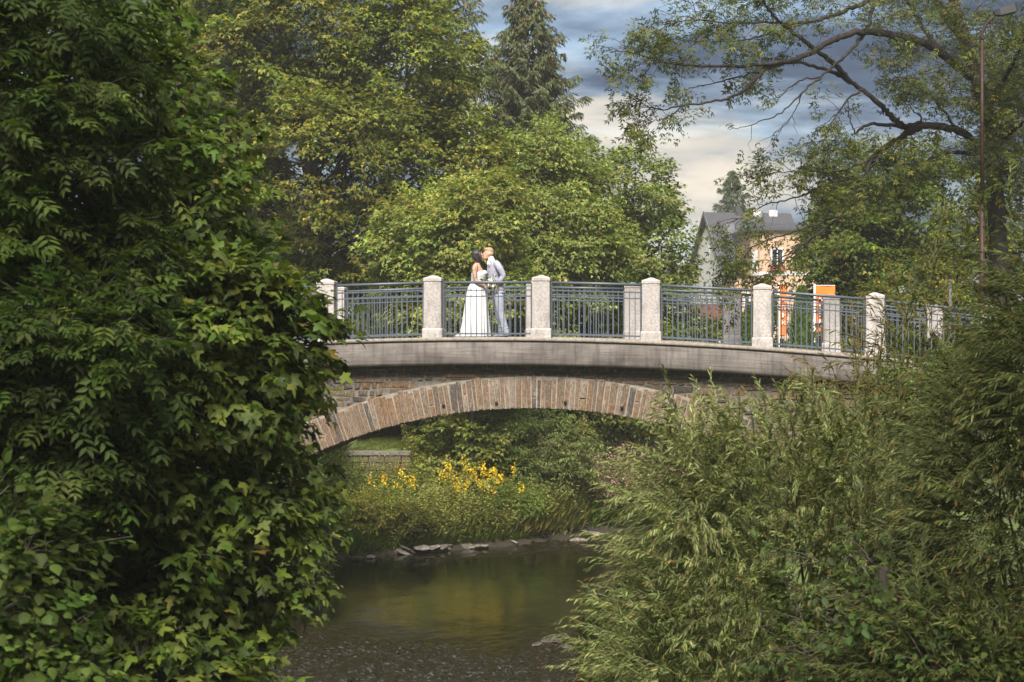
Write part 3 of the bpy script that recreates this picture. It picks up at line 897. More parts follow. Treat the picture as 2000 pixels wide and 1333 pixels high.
def spray_leaves(r, A, Dr, L, W, m, droop=0.35, nj=0.38, outw=0.45):
    """m leaves on each spray -> positions, forward, normals, spray index"""
    n = len(A); ix = np.repeat(np.arange(n), m)
    side = nrm(np.cross(Dr, UP))
    t = r.uniform(0.05, 1.0, n * m); s = r.uniform(-1, 1, n * m) * (1.0 - 0.45 * t)
    L = np.broadcast_to(np.asarray(L, float), (n,))[ix]
    pos = A[ix] + Dr[ix] * (t * L)[:, None] + side[ix] * (s * L * W)[:, None]
    pos[:, 2] -= droop * L * (0.5 * t ** 2 + 0.6 * s ** 2)
    pos += r.standard_normal((n * m, 3)) * (0.06 * L)[:, None]
    f = Dr[ix] * 0.9 + side[ix] * s[:, None] * 1.3 - UP * (0.25 + 0.5 * r.random((n * m, 1))) + r.standard_normal((n * m, 3)) * 0.35
    nn = UP * 1.0 + Dr[ix] * outw + r.standard_normal((n * m, 3)) * nj
    return pos, f, nn, ix

def tree_wood(r, tb, trunk, r0, r1, targets, sides=7, limb_r=0.05, n_limb=99999):
    """trunk tube and a curved limb to each target"""
    tr = smooth_path(trunk, 18)
    rad = np.linspace(r0, r1, 18); rad[:2] *= (1.35, 1.12)
    tb.tube(tr, rad, sides + 3)
    for c in targets[:n_limb]:
        h = c[2] - np.linalg.norm(c[:2] - tr[-1][:2]) * r.uniform(0.45, 0.9)
        k = int(np.argmin(np.abs(tr[:, 2] - h))); k = min(max(k, 3), 17)
        p0 = tr[k]
        mid = (p0 + c) / 2 + np.array((0, 0, 0.12 * np.linalg.norm(c - p0))) + r.standard_normal(3) * 0.12 * np.linalg.norm(c - p0)
        pts = bez(p0, mid, c, 9)
        pts[1:-1] += r.standard_normal((7, 3)) * 0.02 * np.linalg.norm(c - p0)
        q = min(rad[k] * 0.6, limb_r * (0.6 + 0.25 * np.linalg.norm(c - p0)))
        tb.tube(pts, np.linspace(q, 0.008, 9), sides)

TRI = {}
def broad_tree(name, label, seed, base, trunk, r0, ells, n, rad, k, m, leaf, L, cols, wts, tm=L_MAPLE_LOW, W=0.55, droop=0.35, limbs=60, inner=0.2, bark=None, group=None, limb_r=0.05, r1=0.06, lean=0.35, hue=0.10, view=True, flat=0.75):
    """broadleaf tree: trunk, limbs and a crown of leaf sprays gathered in clumps"""
    r = np.random.default_rng(seed)
    t = thing(name, label, 'tree' if 'tree' in name or 'maple' in name or 'ash' in name else 'shrub', base, group)
    org = np.asarray(base, float)
    C, O = clumps(r, ells, n, view=view)
    if inner:
        Ci, Oi = clumps(r, ells, int(n * inner), 0.35, 0.7, view=view)
        C = np.vstack([C, Ci]); O = np.vstack([O, Oi])
    tb = TB()
    tree_wood(r, tb, trunk, r0, r1, C[r.permutation(len(C))[:limbs]], limb_r=limb_r)
    tb.build('trunk', bark or M_bark, t, org)
    radv = rad * r.uniform(0.7, 1.25, len(C))
    A, Dr, ci = sprays(r, C, O, radv, k, lean, flat)
    pos, f, nn, si = spray_leaves(r, A, Dr, L * r.uniform(0.7, 1.3, len(A)), W, m, droop)
    ch = 1 + hue * r.standard_normal((len(C), 1)) ; cy = 1 + 0.5 * hue * r.standard_normal((len(C), 3))
    col = palette(r, len(pos), cols, wts) * (ch * cy).clip(0.6, 1.5)[ci[si]] * (1 + 0.16 * r.standard_normal((len(A), 1))).clip(0.6, 1.45)[si]
    lb = LB()
    sz = leaf * r.uniform(0.65, 1.25, len(pos)); col = col.clip(0.004, 0.8)
    fm = front_mask(pos, 14, 0.5) if view else np.zeros(len(pos), bool)
    lb.add(tm, pos[fm], f[fm], nn[fm], sz[fm], col[fm]); fm = ~fm
    lb.add(L_DIAMOND if tm is L_LANCE else L_DIAMOND_WIDE, pos[fm], f[fm], nn[fm], sz[fm], col[fm])
    lb.build('crown', M_leaf, t, org)
    TRI[name] = TRI.get(name, 0) + len(pos) * len(tm[1])
    return t

G_MID = [(0.098, 0.115, 0.026), (0.125, 0.140, 0.032), (0.165, 0.155, 0.032), (0.072, 0.092, 0.022), (0.22, 0.17, 0.03)]
G_LIGHT = [(0.150, 0.175, 0.056), (0.185, 0.205, 0.066), (0.220, 0.215, 0.070), (0.115, 0.142, 0.045), (0.25, 0.21, 0.06)]
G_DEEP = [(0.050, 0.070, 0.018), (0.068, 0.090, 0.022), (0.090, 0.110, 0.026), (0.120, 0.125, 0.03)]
def gz(x, y): return float(terrain(np.array([x]), np.array([y]))[0])
def gpos(px, D):
    x = (px - 1000) / F * D
    return np.array((x, D, gz(x, D)))
def ell(px, py, D, rx, ry, rd):
    """ellipsoid round a photo position: half width and height in photo pixels, half depth in metres"""
    c = P(px, py, D)
    return (c[0], c[1], c[2], rx / F * D, rd, ry / F * D)

# --- trees beyond the bridge
b = gpos(600, 55)
broad_tree('maple_tree', 'huge yellow-green maple with dark twin trunk behind the left bridge end', 11, b,
    [b, P(615, 560, 55), P(628, 440, 55), P(600, 300, 55), P(585, 180, 55), P(540, 60, 55), P(520, -60, 55)], 0.42,
    [ell(560, 60, 56, 190, 200, 2.6), ell(735, 120, 56.5, 165, 190, 2.8), ell(640, 330, 54.5, 190, 150, 2.6), ell(820, 330, 55, 150, 130, 2.4), ell(480, 420, 55, 110, 130, 2.2), ell(690, 480, 55, 130, 70, 2.0)],
    460, 0.62, 18, 11, 0.14, 0.55, G_MID, [4, 4, 2.4, 3, 1.0], limbs=90, limb_r=0.045)
b = gpos(570, 57)
broad_tree('maple_tree', 'darker leaning maple with a thin stem behind the huge yellow-green maple', 12, b,
    [b, P(580, 560, 57), P(560, 430, 57), P(525, 260, 57), P(480, 100, 57), P(450, -60, 57)], 0.3,
    [ell(430, 120, 59, 130, 220, 2.4), ell(420, 400, 58, 120, 130, 2.2)], 200, 0.65, 18, 12, 0.15, 0.55, G_DEEP + [(0.15, 0.14, 0.02)], [3, 4, 3, 2, 1], limbs=40)
b = gpos(1030, 57)
broad_tree('maple_tree', 'bright light green maple in the middle, right behind the groom', 13, b,
    [b, P(1030, 600, 57.5), P(1060, 470, 57.5), P(1065, 380, 57.5), P(1060, 300, 57.5)], 0.14,
    [ell(1060, 380, 57.5, 110, 105, 1.9), ell(980, 480, 57, 110, 120, 1.8), ell(1110, 500, 57, 100, 120, 1.8), ell(1040, 620, 57, 120, 120, 1.5), ell(1070, 300, 58, 60, 45, 1.0)],
    230, 0.55, 19, 11, 0.125, 0.5, G_LIGHT, [4, 4, 2, 2.5, 0.6], limbs=70, limb_r=0.03)
b = gpos(1235, 60)
broad_tree('maple_tree', 'rounded green maple against the sky, left of the grey-roofed house', 14, b,
    [b, P(1235, 620, 60.5), P(1225, 500, 60.5), P(1220, 400, 60.5), P(1225, 330, 60.5)], 0.15,
    [ell(1220, 395, 60.5, 88, 85, 1.9), ell(1260, 490, 60.5, 78, 100, 1.9), ell(1180, 540, 60, 80, 120, 1.7), ell(1270, 620, 60, 75, 100, 1.6)],
    190, 0.52, 18, 11, 0.125, 0.5, G_LIGHT + [(0.06, 0.09, 0.02)], [3, 3, 1.4, 4, 0.3, 3], limbs=60, limb_r=0.03)
b = gpos(925, 51.7)
broad_tree('maple_tree', 'low yellowish maple behind the bride, under the huge maple', 15, b,
    [b, P(915, 620, 51.7), P(900, 520, 51.7), P(890, 440, 51.7)], 0.07,
    [ell(860, 480, 51.7, 110, 85, 1.8), ell(850, 570, 51.4, 75, 75, 1.2), ell(930, 600, 51.2, 100, 100, 1.6), ell(930, 450, 50.7, 70, 90, 1.2)],
    240, 0.5, 18, 11, 0.12, 0.5, G_LIGHT, [4, 3, 3, 2, 1.2], limbs=50, limb_r=0.03)
b = gpos(700, 55.6)
broad_tree('willow_shrub', 'fine-leaved grey green shrub behind the railing left of the couple', 16, b,
    [b, P(720, 660, 55.1), P(725, 600, 55.1)], 0.09,
    [ell(720, 620, 55.1, 130, 110, 1.6), ell(620, 640, 55.6, 110, 110, 1.4)],
    120, 0.45, 20, 12, 0.12, 0.55, [(0.055, 0.075, 0.016), (0.085, 0.10, 0.025), (0.12, 0.13, 0.035)], [3, 4, 2], L_LANCE, limbs=50, limb_r=0.02)
b = gpos(1130, 58)
broad_tree('hazel_shrub', 'dark leafy shrub low behind the railing right of the couple', 17, b,
    [b, P(1130, 720, 58), P(1140, 640, 58)], 0.09,
    [ell(1130, 690, 58, 140, 90, 1.4), ell(1290, 690, 59.5, 70, 90, 1.3), ell(960, 720, 58.5, 110, 70, 1.3)],
    150, 0.45, 18, 10, 0.12, 0.45, G_DEEP + [(0.12, 0.12, 0.025)], [3, 4, 3, 2, 1.5], limbs=50, limb_r=0.02)
b = gpos(1150, 56.5)
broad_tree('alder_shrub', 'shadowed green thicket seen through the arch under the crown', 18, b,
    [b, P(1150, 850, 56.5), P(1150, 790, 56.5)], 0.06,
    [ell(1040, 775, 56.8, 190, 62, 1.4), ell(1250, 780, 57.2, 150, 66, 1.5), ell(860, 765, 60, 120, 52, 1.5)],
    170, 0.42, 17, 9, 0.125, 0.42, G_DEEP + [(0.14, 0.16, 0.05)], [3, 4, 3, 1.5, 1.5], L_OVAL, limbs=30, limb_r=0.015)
b = np.array((-5.1, 37.2, gz(-5.1, 37.2)))
broad_tree('elder_shrub', 'dark shrub at the foot of the left abutment behind the maple tips', 20, b,
    [b, b + (0.1, 0, 1.0), P(580, 1020, 37.2)], 0.05,
    [ell(560, 1040, 37.2, 75, 120, 0.7), ell(500, 960, 37.4, 90, 110, 0.7), ell(570, 1130, 37.0, 45, 40, 0.5)],
    90, 0.32, 14, 9, 0.11, 0.34, G_DEEP, [3, 4, 2, 1], L_OVAL, limbs=25, limb_r=0.012)
b = np.array((7.6, 34.0, gz(7.6, 34.0)))
broad_tree('hawthorn_shrub', 'dense dark shrub against the right end of the bridge behind the willows', 25, b,
    [b, b + (0, 0, 1.0), P(1830, 800, 34)], 0.06,
    [ell(1830, 800, 34, 130, 90, 0.9), ell(1720, 870, 34.5, 90, 90, 0.9), ell(1960, 740, 34, 110, 110, 0.9)],
    130, 0.34, 15, 9, 0.085, 0.34, G_DEEP, [3, 4, 2, 1], L_OVAL, limbs=30, limb_r=0.015)
for sd_, px_, py_, D_, rx_, ry_, tm_, cols_, lab_ in (
        (26, 905, 850, 52.3, 90, 34, L_MAPLE_LOW, G_LIGHT, 'bright leafy shrub under the left of the arch crown behind the goldenrod'),
        (27, 1090, 872, 53.4, 75, 46, L_LANCE, [(0.13, 0.15, 0.06), (0.17, 0.185, 0.08), (0.10, 0.12, 0.045)], 'grey green willow shrub under the middle of the arch'),
        (28, 995, 848, 53.0, 55, 36, L_LANCE, [(0.12, 0.15, 0.05), (0.16, 0.185, 0.065), (0.09, 0.12, 0.04)], 'light green upright shrub between the leafy shrub and the grey green willow')):
    c = P(px_, py_, D_); b = np.array((c[0], D_, gz(c[0], D_)))
    broad_tree('bank_shrub', lab_, sd_, b, [b, (b + c) / 2, c, c + UP * 0.1], 0.03, [(c[0], D_, c[2], rx_ / F * D_, 0.7, ry_ / F * D_), (c[0], D_, (b[2] + c[2]) / 2, rx_ / F * D_ * 0.8, 0.6, (c[2] - b[2]) / 2)], 70, 0.26, 15, 9, 0.10, 0.28, cols_, np.ones(len(cols_)), tm_, limbs=25, limb_r=0.008)
b = gpos(700, 82)
broad_tree('hedge_shrub', 'tall shrubbery closing the back of the lawn under the huge maple', 19, b,
    [b, P(700, 760, 82), P(700, 700, 82)], 0.12,
    [ell(520, 700, 84, 160, 130, 2.5), ell(720, 720, 84, 130, 115, 2.5), ell(880, 720, 82, 120, 110, 2.2), ell(300, 680, 84, 150, 140, 2.5)],
    120, 1.0, 16, 10, 0.26, 0.8, G_DEEP, [3, 4, 3, 1], L_OVAL, limbs=20, limb_r=0.03)

# --- unseen trees added on both banks to shade the foreground edges
for sx_, sd_, lab_ in ((-1, 81, 'unseen tree added on the left bank to shade the foreground'), (1, 82, 'unseen tree added on the right bank to shade the foreground')):
    b = np.array((7.0 * sx_, 5.0, gz(7.0 * sx_, 5.0)))
    broad_tree('added_shade_tree', lab_, sd_, b, [b, b + (0, 0, 4), b + (-0.8 * sx_, 0.3, 8), b + (-1.6 * sx_, 0.6, 12)], 0.3,
        [(6.3 * sx_ - 0.6, 6.5, 12.5, 2.7, 3.6, 2.6), (8.6 * sx_ - 0.6, 8.5, 11.5, 2.8, 3.0, 3.0)], 110, 0.8, 13, 7, 0.26, 0.6, G_DEEP, [3, 4, 3, 1], L_OVAL, limbs=30, view=False)

# --- spruces
def spruce(name, label, seed, base, top, width, cols, cones=0, lo=0.12, dens=1.0, needle=0.19):
    r = np.random.default_rng(seed)
    base = np.asarray(base, float); H = top[2] - base[2]
    t = thing(name, label, 'tree', base)
    tb = TB(); lb = LB()
    ax = lambda s: base + (np.asarray(top) - base) * np.asarray(s)[..., None]
    tb.tube(ax(np.linspace(0, 1, 12)), np.linspace(0.02 * H, 0.01, 12), 8)
    z = lo * H
    cp = []
    while z < 0.985 * H:
        s = z / H
        R = width * (1 - s) ** 0.63
        nb = max(3, int((7 if s < 0.8 else 5) * dens))
        a0 = r.uniform(0, 6.28)
        for q in range(nb):
            a = a0 + 6.283 * q / nb + r.normal(0, 0.25)
            Lb = max(0.12, R * r.uniform(0.5, 1.28))
            p0 = ax(np.array(s)); d = np.array((math.cos(a), math.sin(a), 0))
            drop = (0.42 - 0.75 * s) * Lb
            p2 = p0 + d * Lb + UP * (-drop + 0.10 * Lb)
            p1 = p0 + d * Lb * 0.6 - UP * (drop * 1.05 + 0.06 * Lb)
            pts = bez(p0, p1, p2, 8)
            tb.tube(pts, np.linspace(0.012 + 0.012 * Lb, 0.004, 8), 4)
            nt = max(6, int(17 * Lb * dens))
            u = r.uniform(0.12, 1.0, nt) ** 0.8
            k = (u * 6.999).astype(int); fr = (u * 7 - k)[:, None]
            pp = pts[k] * (1 - fr) + pts[np.minimum(k + 1, 7)] * fr
            tl = (0.22 + 0.30 * (1 - u)) * min(1.0, 0.45 + 0.4 * Lb)
            sd = np.cross(d, UP) * np.where(r.random(nt) < 0.5, 1, -1)[:, None]
            td = nrm(d * 0.75 + sd * r.uniform(0.3, 1.1, (nt, 1)) - UP * r.uniform(0.15, 0.9, (nt, 1)))
            for g in range(4):
                st = pp + td * (tl * g / 3.0)[:, None]
                lb.add(L_NEEDLE, st, td - UP * 0.18 * g + r.normal(0, .22, (nt, 3)), UP + r.normal(0, .5, (nt, 3)), needle * r.uniform(0.7, 1.2, nt), palette(r, nt, cols, np.ones(len(cols))))
            lb.add(L_NEEDLE, pp, -UP + d * 0.25 + r.normal(0, .25, (nt, 3)), d + r.normal(0, .4, (nt, 3)), needle * r.uniform(0.6, 1.3, nt), palette(r, nt, cols, np.ones(len(cols))))
            if cones and s > 0.45 and r.random() < 0.8:
                for _ in range(cones):
                    uu = r.uniform(0.35, 1); cp.append(bez(p0, p1, p2, 12)[int(uu * 11)] + r.normal(0, 0.06, 3))
        z += (0.020 + 0.014 * (1 - s)) * H * r.uniform(0.8, 1.25) / max(0.7, dens)
    tb.build('trunk', M_bark, t, base)
    lb.build('crown', M_needle, t, base)
    if cp:
        cb = LB(); cp = np.array(cp); n = len(cp)
        for g in range(2):
            cb.add(L_OVAL, cp, -UP + r.normal(0, .15, (n, 3)), r.normal(0, 1, (n, 3)) * (1, 1, 0.1), r.uniform(0.13, 0.2, n), palette(r, n, [(0.16, 0.085, 0.05), (0.21, 0.12, 0.07), (0.11, 0.06, 0.04)], [1, 1, 1]))
        cb.build('cones', M_needle, t, base)
    TRI[name] = TRI.get(name, 0) + sum(len(x[1]) * len(x[0][1]) for x in lb.b)
G_SPR = [(0.034, 0.046, 0.020), (0.048, 0.061, 0.026), (0.066, 0.077, 0.034), (0.060, 0.056, 0.032)]
spruce('spruce_tree', 'tall spruce with brown cones in the middle of the sky gap', 21, gpos(1055, 70), P(1028, -25, 70), 3.8, G_SPR, 6, 0.3, 1.6)
spruce('spruce_tree', 'half hidden spruce at the right edge of the huge maple', 22, gpos(900, 66), P(872, -180, 66), 3.4, [(0.036, 0.05, 0.016), (0.055, 0.07, 0.022), (0.075, 0.085, 0.03)], 1, 0.35, 1.1)
spruce('spruce_tree', 'small pointed fir rising behind the grey slate roof', 23, np.array((P(1430, 600, 179)[0], 175, 5.0)), P(1430, 330, 179), 3.6, [(0.030, 0.045, 0.022), (0.045, 0.06, 0.03)], 0, 0.3, 0.9, 0.5)
spruce('spruce_tree', 'thin fir at the left edge of the grey-roofed house', 24, np.array((P(1384, 600, 189)[0], 185, 5.0)), P(1381, 415, 189), 2.6, [(0.035, 0.05, 0.025), (0.05, 0.065, 0.035)], 0, 0.2, 0.8, 0.5)

# --- trees on the right, beyond the bridge
b = gpos(1720, 62)
broad_tree('maple_tree', 'green maple right of the orange banners, under the overhanging limb', 31, b,
    [b, P(1720, 560, 62), P(1715, 450, 62), P(1730, 360, 62), P(1740, 290, 62)], 0.16,
    [ell(1740, 370, 62, 120, 90, 1.9), ell(1820, 430, 62, 90, 110, 1.9), ell(1680, 480, 62, 100, 90, 1.8), ell(1780, 560, 61.5, 120, 90, 1.7)],
    190, 0.5, 18, 10, 0.13, 0.5, [(0.055, 0.088, 0.016), (0.08, 0.115, 0.02), (0.115, 0.13, 0.022), (0.04, 0.06, 0.014), (0.17, 0.13, 0.02)], [3, 4, 2, 3, 1], limbs=60, limb_r=0.03)
b = gpos(1600, 63)
broad_tree('field_maple_tree', 'olive brown tree between the peach house and the banners', 32, b,
    [b, P(1600, 600, 63), P(1610, 520, 63), P(1620, 430, 63)], 0.13,
    [ell(1670, 440, 63, 60, 80, 1.6), ell(1640, 530, 63, 60, 60, 1.6), ell(1655, 600, 63.5, 35, 45, 1.0)],
    120, 0.5, 18, 10, 0.13, 0.5, [(0.055, 0.062, 0.018), (0.085, 0.085, 0.024), (0.12, 0.10, 0.03)], [3, 3, 2], limbs=50, limb_r=0.03)
b = gpos(1700, 58)
broad_tree('bramble_shrub', 'yellow green shrub behind the railing at the right bridge end', 33, b,
    [b, P(1720, 690, 58), P(1740, 620, 58)], 0.08,
    [ell(1690, 660, 58, 80, 80, 1.2), ell(1800, 620, 58, 110, 110, 1.4), ell(1900, 520, 58, 90, 120, 1.4)],
    150, 0.42, 18, 10, 0.11, 0.42, [(0.085, 0.10, 0.018), (0.13, 0.13, 0.02), (0.20, 0.155, 0.02), (0.05, 0.07, 0.014)], [3, 3, 1.6, 3], L_OVAL, limbs=50, limb_r=0.02)
b = gpos(1420, 62)
broad_tree('garden_shrub', 'loose garden shrub below the pale house wall', 34, b,
    [b, P(1420, 650, 62), P(1425, 600, 62)], 0.06,
    [ell(1425, 655, 62, 28, 35, 1.0), ell(1490, 640, 62, 25, 40, 1.1), ell(1345, 665, 64, 30, 40, 1.2)],
    70, 0.4, 14, 9, 0.12, 0.4, [(0.07, 0.085, 0.02), (0.11, 0.115, 0.028), (0.14, 0.10, 0.05)], [3, 3, 0.6], L_OVAL, limbs=30, limb_r=0.02)
def thuja(label, seed, px, D, ytop, ybot, hw):
    r = np.random.default_rng(seed)
    base = P(px, ybot, D); H = (ybot - ytop) / F * D; R = hw / F * D
    t = thing('thuja_tree', label, 'tree', base)
    tb = TB(); tb.tube([base, base + UP * H * 0.9], [0.06, 0.01], 6); tb.build('trunk', M_bark, t, base)
    n = 9000; h = r.random(n) ** 0.85; a = r.uniform(0, 6.283, n)
    prof = R * np.sqrt(np.clip(1 - h, 0, 1)) * (0.75 + 0.25 * np.clip(h * 6, 0, 1)) * r.uniform(0.6, 1.06, n) * (1 + 0.12 * np.sin(a * 5 + h * 9))
    d = np.column_stack([np.cos(a), np.sin(a), np.zeros(n)])
    pos = base + d * prof[:, None] + UP * (h * H)[:, None]
    lb = LB(); lb.add(L_LANCE, pos, UP + d * 0.45 + r.normal(0, .25, (n, 3)), d + r.normal(0, .5, (n, 3)), r.uniform(0.1, 0.2, n), palette(r, n, [(0.035, 0.06, 0.014), (0.055, 0.09, 0.018), (0.085, 0.11, 0.024)], [2, 3, 2]))
    lb.build('crown', M_needle, t, base)
thuja('dense conical thuja between the two orange banners', 41, 1566, 57, 566, 735, 27)
thuja('brownish conical thuja right of the second far granite post', 42, 1464, 57, 600, 730, 18)
# far wooded slope
r = np.random.default_rng(77)
C, O = clumps(r, [(x, 330 + r.uniform(-40, 40), 8 + r.uniform(0, 4) + abs(x - 40) * 0.05, 16, 10, r.uniform(5, 8)) for x in range(-150, 200, 14)], 330, 0.7, 1.0, True, 400, 300)
A, Dr, ci = sprays(r, C, O, 2.2, 9)
pos, f, nn, si = spray_leaves(r, A, Dr, 1.6, 0.7, 5)
lb = LB(); lb.add(L_MAPLE_LOW, pos, f, nn, r.uniform(0.7, 1.3, len(pos)), palette(r, len(pos), [(0.06, 0.085, 0.035), (0.08, 0.10, 0.045), (0.10, 0.12, 0.05)], [1, 1, 1]))
tag(lb.build('woods', M_leaf), 'distant wood closing the valley behind the bridge', 'wood', None, 'stuff')

# ------------------------------------------------------------------ overhanging tree at the right
TD = 43.0
def limb3(pts, n, bow=0.0, d0=TD):
    q = [P(a, b_, d0 + (c if len(p) > 2 else 0)) for p in pts for a, b_, c in [(p[0], p[1], p[2] if len(p) > 2 else 0)]]
    return smooth_path(q, n)
def right_tree():
    r = np.random.default_rng(51)
    base = gpos(1960, TD)
    t = thing('ash_leaved_maple_tree', 'dark tree at right whose bare crooked limbs reach over the bridge', 'tree', base)
    tb = TB(); lb = LB()
    trunk = np.vstack([[base], [P(1952, 520, TD)], [P(1945, 400, TD)], [P(1938, 300, TD)], [P(1926, 216, TD)], [P(1902, 140, TD)], [P(1884, 68, TD)], [P(1862, 0, TD)], [P(1850, -80, TD)]])
    tb.tube(smooth_path(trunk, 30), np.interp(np.linspace(0, 1, 30), [0, 0.15, 0.5, 1], [0.30, 0.22, 0.155, 0.10]), 10)
    limbs = [  # (photo positions with depth offset, start radius, end radius, leafiness of side twigs, from where along)
        ([(1895, 150, 0), (1838, 103, -.6), (1793, 81, -1), (1739, 67, -1.3), (1690, 62, -1.6), (1649, 70, -1.9), (1608, 90, -2.1), (1572, 110, -2.3), (1536, 121, -2.5), (1496, 133, -2.7), (1469, 162, -2.9), (1428, 191, -3), (1388, 200, -3.2), (1334, 207, -3.4), (1280, 212, -3.5), (1236, 192, -3.6)], 0.11, 0.008, 0.6, 0.86),
        ([(1536, 121, -2.5), (1460, 128, -3), (1370, 130, -3.4), (1293, 121, -3.8), (1235, 103, -4), (1178, 100, -4.2)], 0.05, 0.006, 0.6, 0.4),
        ([(1334, 207, -3.4), (1310, 225, -3.6), (1275, 238, -3.8), (1258, 232, -3.9)], 0.016, 0.004, 0.7, 0.2),
        ([(1945, 330, 0), (1919, 292, -.2), (1865, 252, -.4), (1802, 245, -.6), (1766, 247, -.7), (1739, 225, -.8), (1716, 202, -.9), (1685, 175, -1), (1640, 148, -1.2), (1595, 130, -1.4), (1545, 122, -1.6), (1490, 140, -1.8), (1440, 150, -2), (1390, 165, -2.2), (1345, 172, -2.3)], 0.11, 0.008, 0.5, 0.75),
        ([(1660, 160, -1.1), (1635, 130, -1.4), (1604, 106, -1.7), (1572, 81, -2), (1541, 58, -2.2), (1509, 31, -2.4), (1490, 0, -2.6), (1480, -30, -2.7)], 0.07, 0.02, 0.5, 0.4),
        ([(1802, 245, -.6), (1766, 265, -.9), (1730, 288, -1.2), (1703, 310, -1.4), (1689, 346, -1.6), (1671, 382, -1.8), (1640, 423, -2), (1595, 459, -2.3), (1550, 490, -2.6), (1500, 520, -2.8)], 0.085, 0.007, 0.45, 0.35),
        ([(1640, 423, -2), (1560, 450, -2.5), (1500, 470, -2.8), (1450, 492, -3), (1405, 520, -3.2)], 0.03, 0.004, 0.4, 0.25),
        ([(1595, 459, -2.3), (1540, 505, -2.6), (1490, 540, -2.9), (1450, 560, -3)], 0.022, 0.004, 0.5, 0.3),
        ([(1689, 346, -1.6), (1620, 360, -2), (1560, 385, -2.3), (1500, 400, -2.6), (1450, 425, -2.8), (1408, 442, -2.9)], 0.03, 0.004, 0.35, 0.3),
        ([(1703, 310, -1.4), (1660, 330, -1.8), (1590, 338, -2.2), (1540, 335, -2.5), (1478, 345, -2.8)], 0.03, 0.004, 0.8, 0.2),
        ([(1760, -60, -.5), (1698, 0, -1), (1658, 18, -1.3), (1617, 34, -1.6), (1572, 45, -1.9), (1505, 45, -2.3), (1415, 45, -2.8), (1340, 40, -3.2), (1280, 60, -3.4)], 0.07, 0.006, 0.7, 0.5),
        ([(1572, 45, -1.9), (1510, 65, -2.4), (1440, 80, -2.8), (1370, 82, -3.2), (1310, 70, -3.5)], 0.03, 0.005, 0.6, 0.35),
        ([(1712, -20, -1), (1698, 40, -1.3), (1680, 76, -1.6), (1653, 108, -2), (1626, 130, -2.3), (1605, 150, -2.5), (1568, 180, -2.8), (1527, 220, -3.1), (1473, 243, -3.3), (1424, 254, -3.5)], 0.055, 0.006, 0.06, 0.3),
        ([(1605, 150, -2.5), (1560, 160, -2.8), (1520, 190, -3), (1490, 200, -3.2)], 0.025, 0.004, 0.15, 0.3),
        ([(1568, 180, -2.8), (1545, 230, -3), (1510, 262, -3.1), (1478, 280, -3.2)], 0.016, 0.003, 0.06, 0.3),
        ([(1766, 247, -.7), (1698, 244, -.9), (1671, 261, -1)], 0.05, 0.028, 0.0, 1),
        ([(1671, 262, -1), (1660, 235, -1.1), (1656, 195, -1.2)], 0.02, 0.01, 0.0, 1),
        ([(1802, 245, -.6), (1795, 225, -.8), (1762, 196, -1)], 0.025, 0.012, 0.0, 1),
        ([(1884, 80, 0), (1860, 50, .4), (1838, 20, .7), (1824, -10, 1)], 0.12, 0.07, 0.0, 1),
        ([(1838, 103, -.6), (1800, 50, -.2), (1770, 0, 0), (1740, -50, 0)], 0.06, 0.03, 0.5, 0.3),
        ([(1926, 216, 0), (1960, 160, -1.5), (1985, 110, -2.5), (2010, 60, -3)], 0.09, 0.02, 0.8, 0.2),
        ([(1938, 300, 0), (1975, 260, -1.5), (2010, 230, -2.5)], 0.08, 0.02, 0.8, 0.2),
        ([(1919, 300, 0), (1850, 300, -.8), (1790, 320, -1.3), (1740, 318, -1.6)], 0.06, 0.008, 1.1, 0.2),
        ([(1865, 252, -.4), (1830, 200, -1), (1790, 170, -1.4), (1745, 150, -1.7)], 0.04, 0.006, 0.9, 0.3),
        ([(1685, 175, -1), (1650, 200, -1.6), (1625, 240, -2), (1600, 290, -2.4), (1570, 330, -2.7)], 0.03, 0.004, 1.0, 0.3),
    ]
    A, Dr = [], []
    for pts, ra, rb, leafy, fro in limbs:
        n = 6 * len(pts)
        c = limb3(pts, n)
        c[1:-1] += r.normal(0, 0.014, (n - 2, 3))
        tb.tube(c, np.linspace(ra ** 0.8, rb ** 0.8, n) ** 1.25, 8 if ra > 0.06 else 5)
        if not leafy:
            continue
        Ltot = np.linalg.norm(np.diff(c, axis=0), axis=1).sum()
        nt = int(Ltot * 9 * leafy * (1 - fro)) + 3
        for u in r.uniform(fro, 1.0, nt):
            i = min(int(u * (n - 1)), n - 2)
            ax = nrm(c[i + 1] - c[i])
            d = nrm(ax * r.uniform(0.5, 1.1) + r.normal(0, 0.5, 3) + UP * r.uniform(-0.35, 0.4))
            Lt = r.uniform(0.35, 1.0) * (1.15 - 0.4 * u)
            e = c[i] + d * Lt - UP * 0.18 * Lt
            tw = bez(c[i], c[i] + d * Lt * 0.6 + UP * 0.05, e, 6)
            tw[1:-1] += r.normal(0, 0.02, (4, 3))
            tb.tube(tw, np.linspace(0.009, 0.003, 6), 3)
            k = 4 if leafy > 0.2 else 1
            for q in range(k):
                v = r.uniform(0.45, 1.0); A.append(tw[int(v * 5)]); Dr.append(nrm(d + r.normal(0, 0.35, 3)))
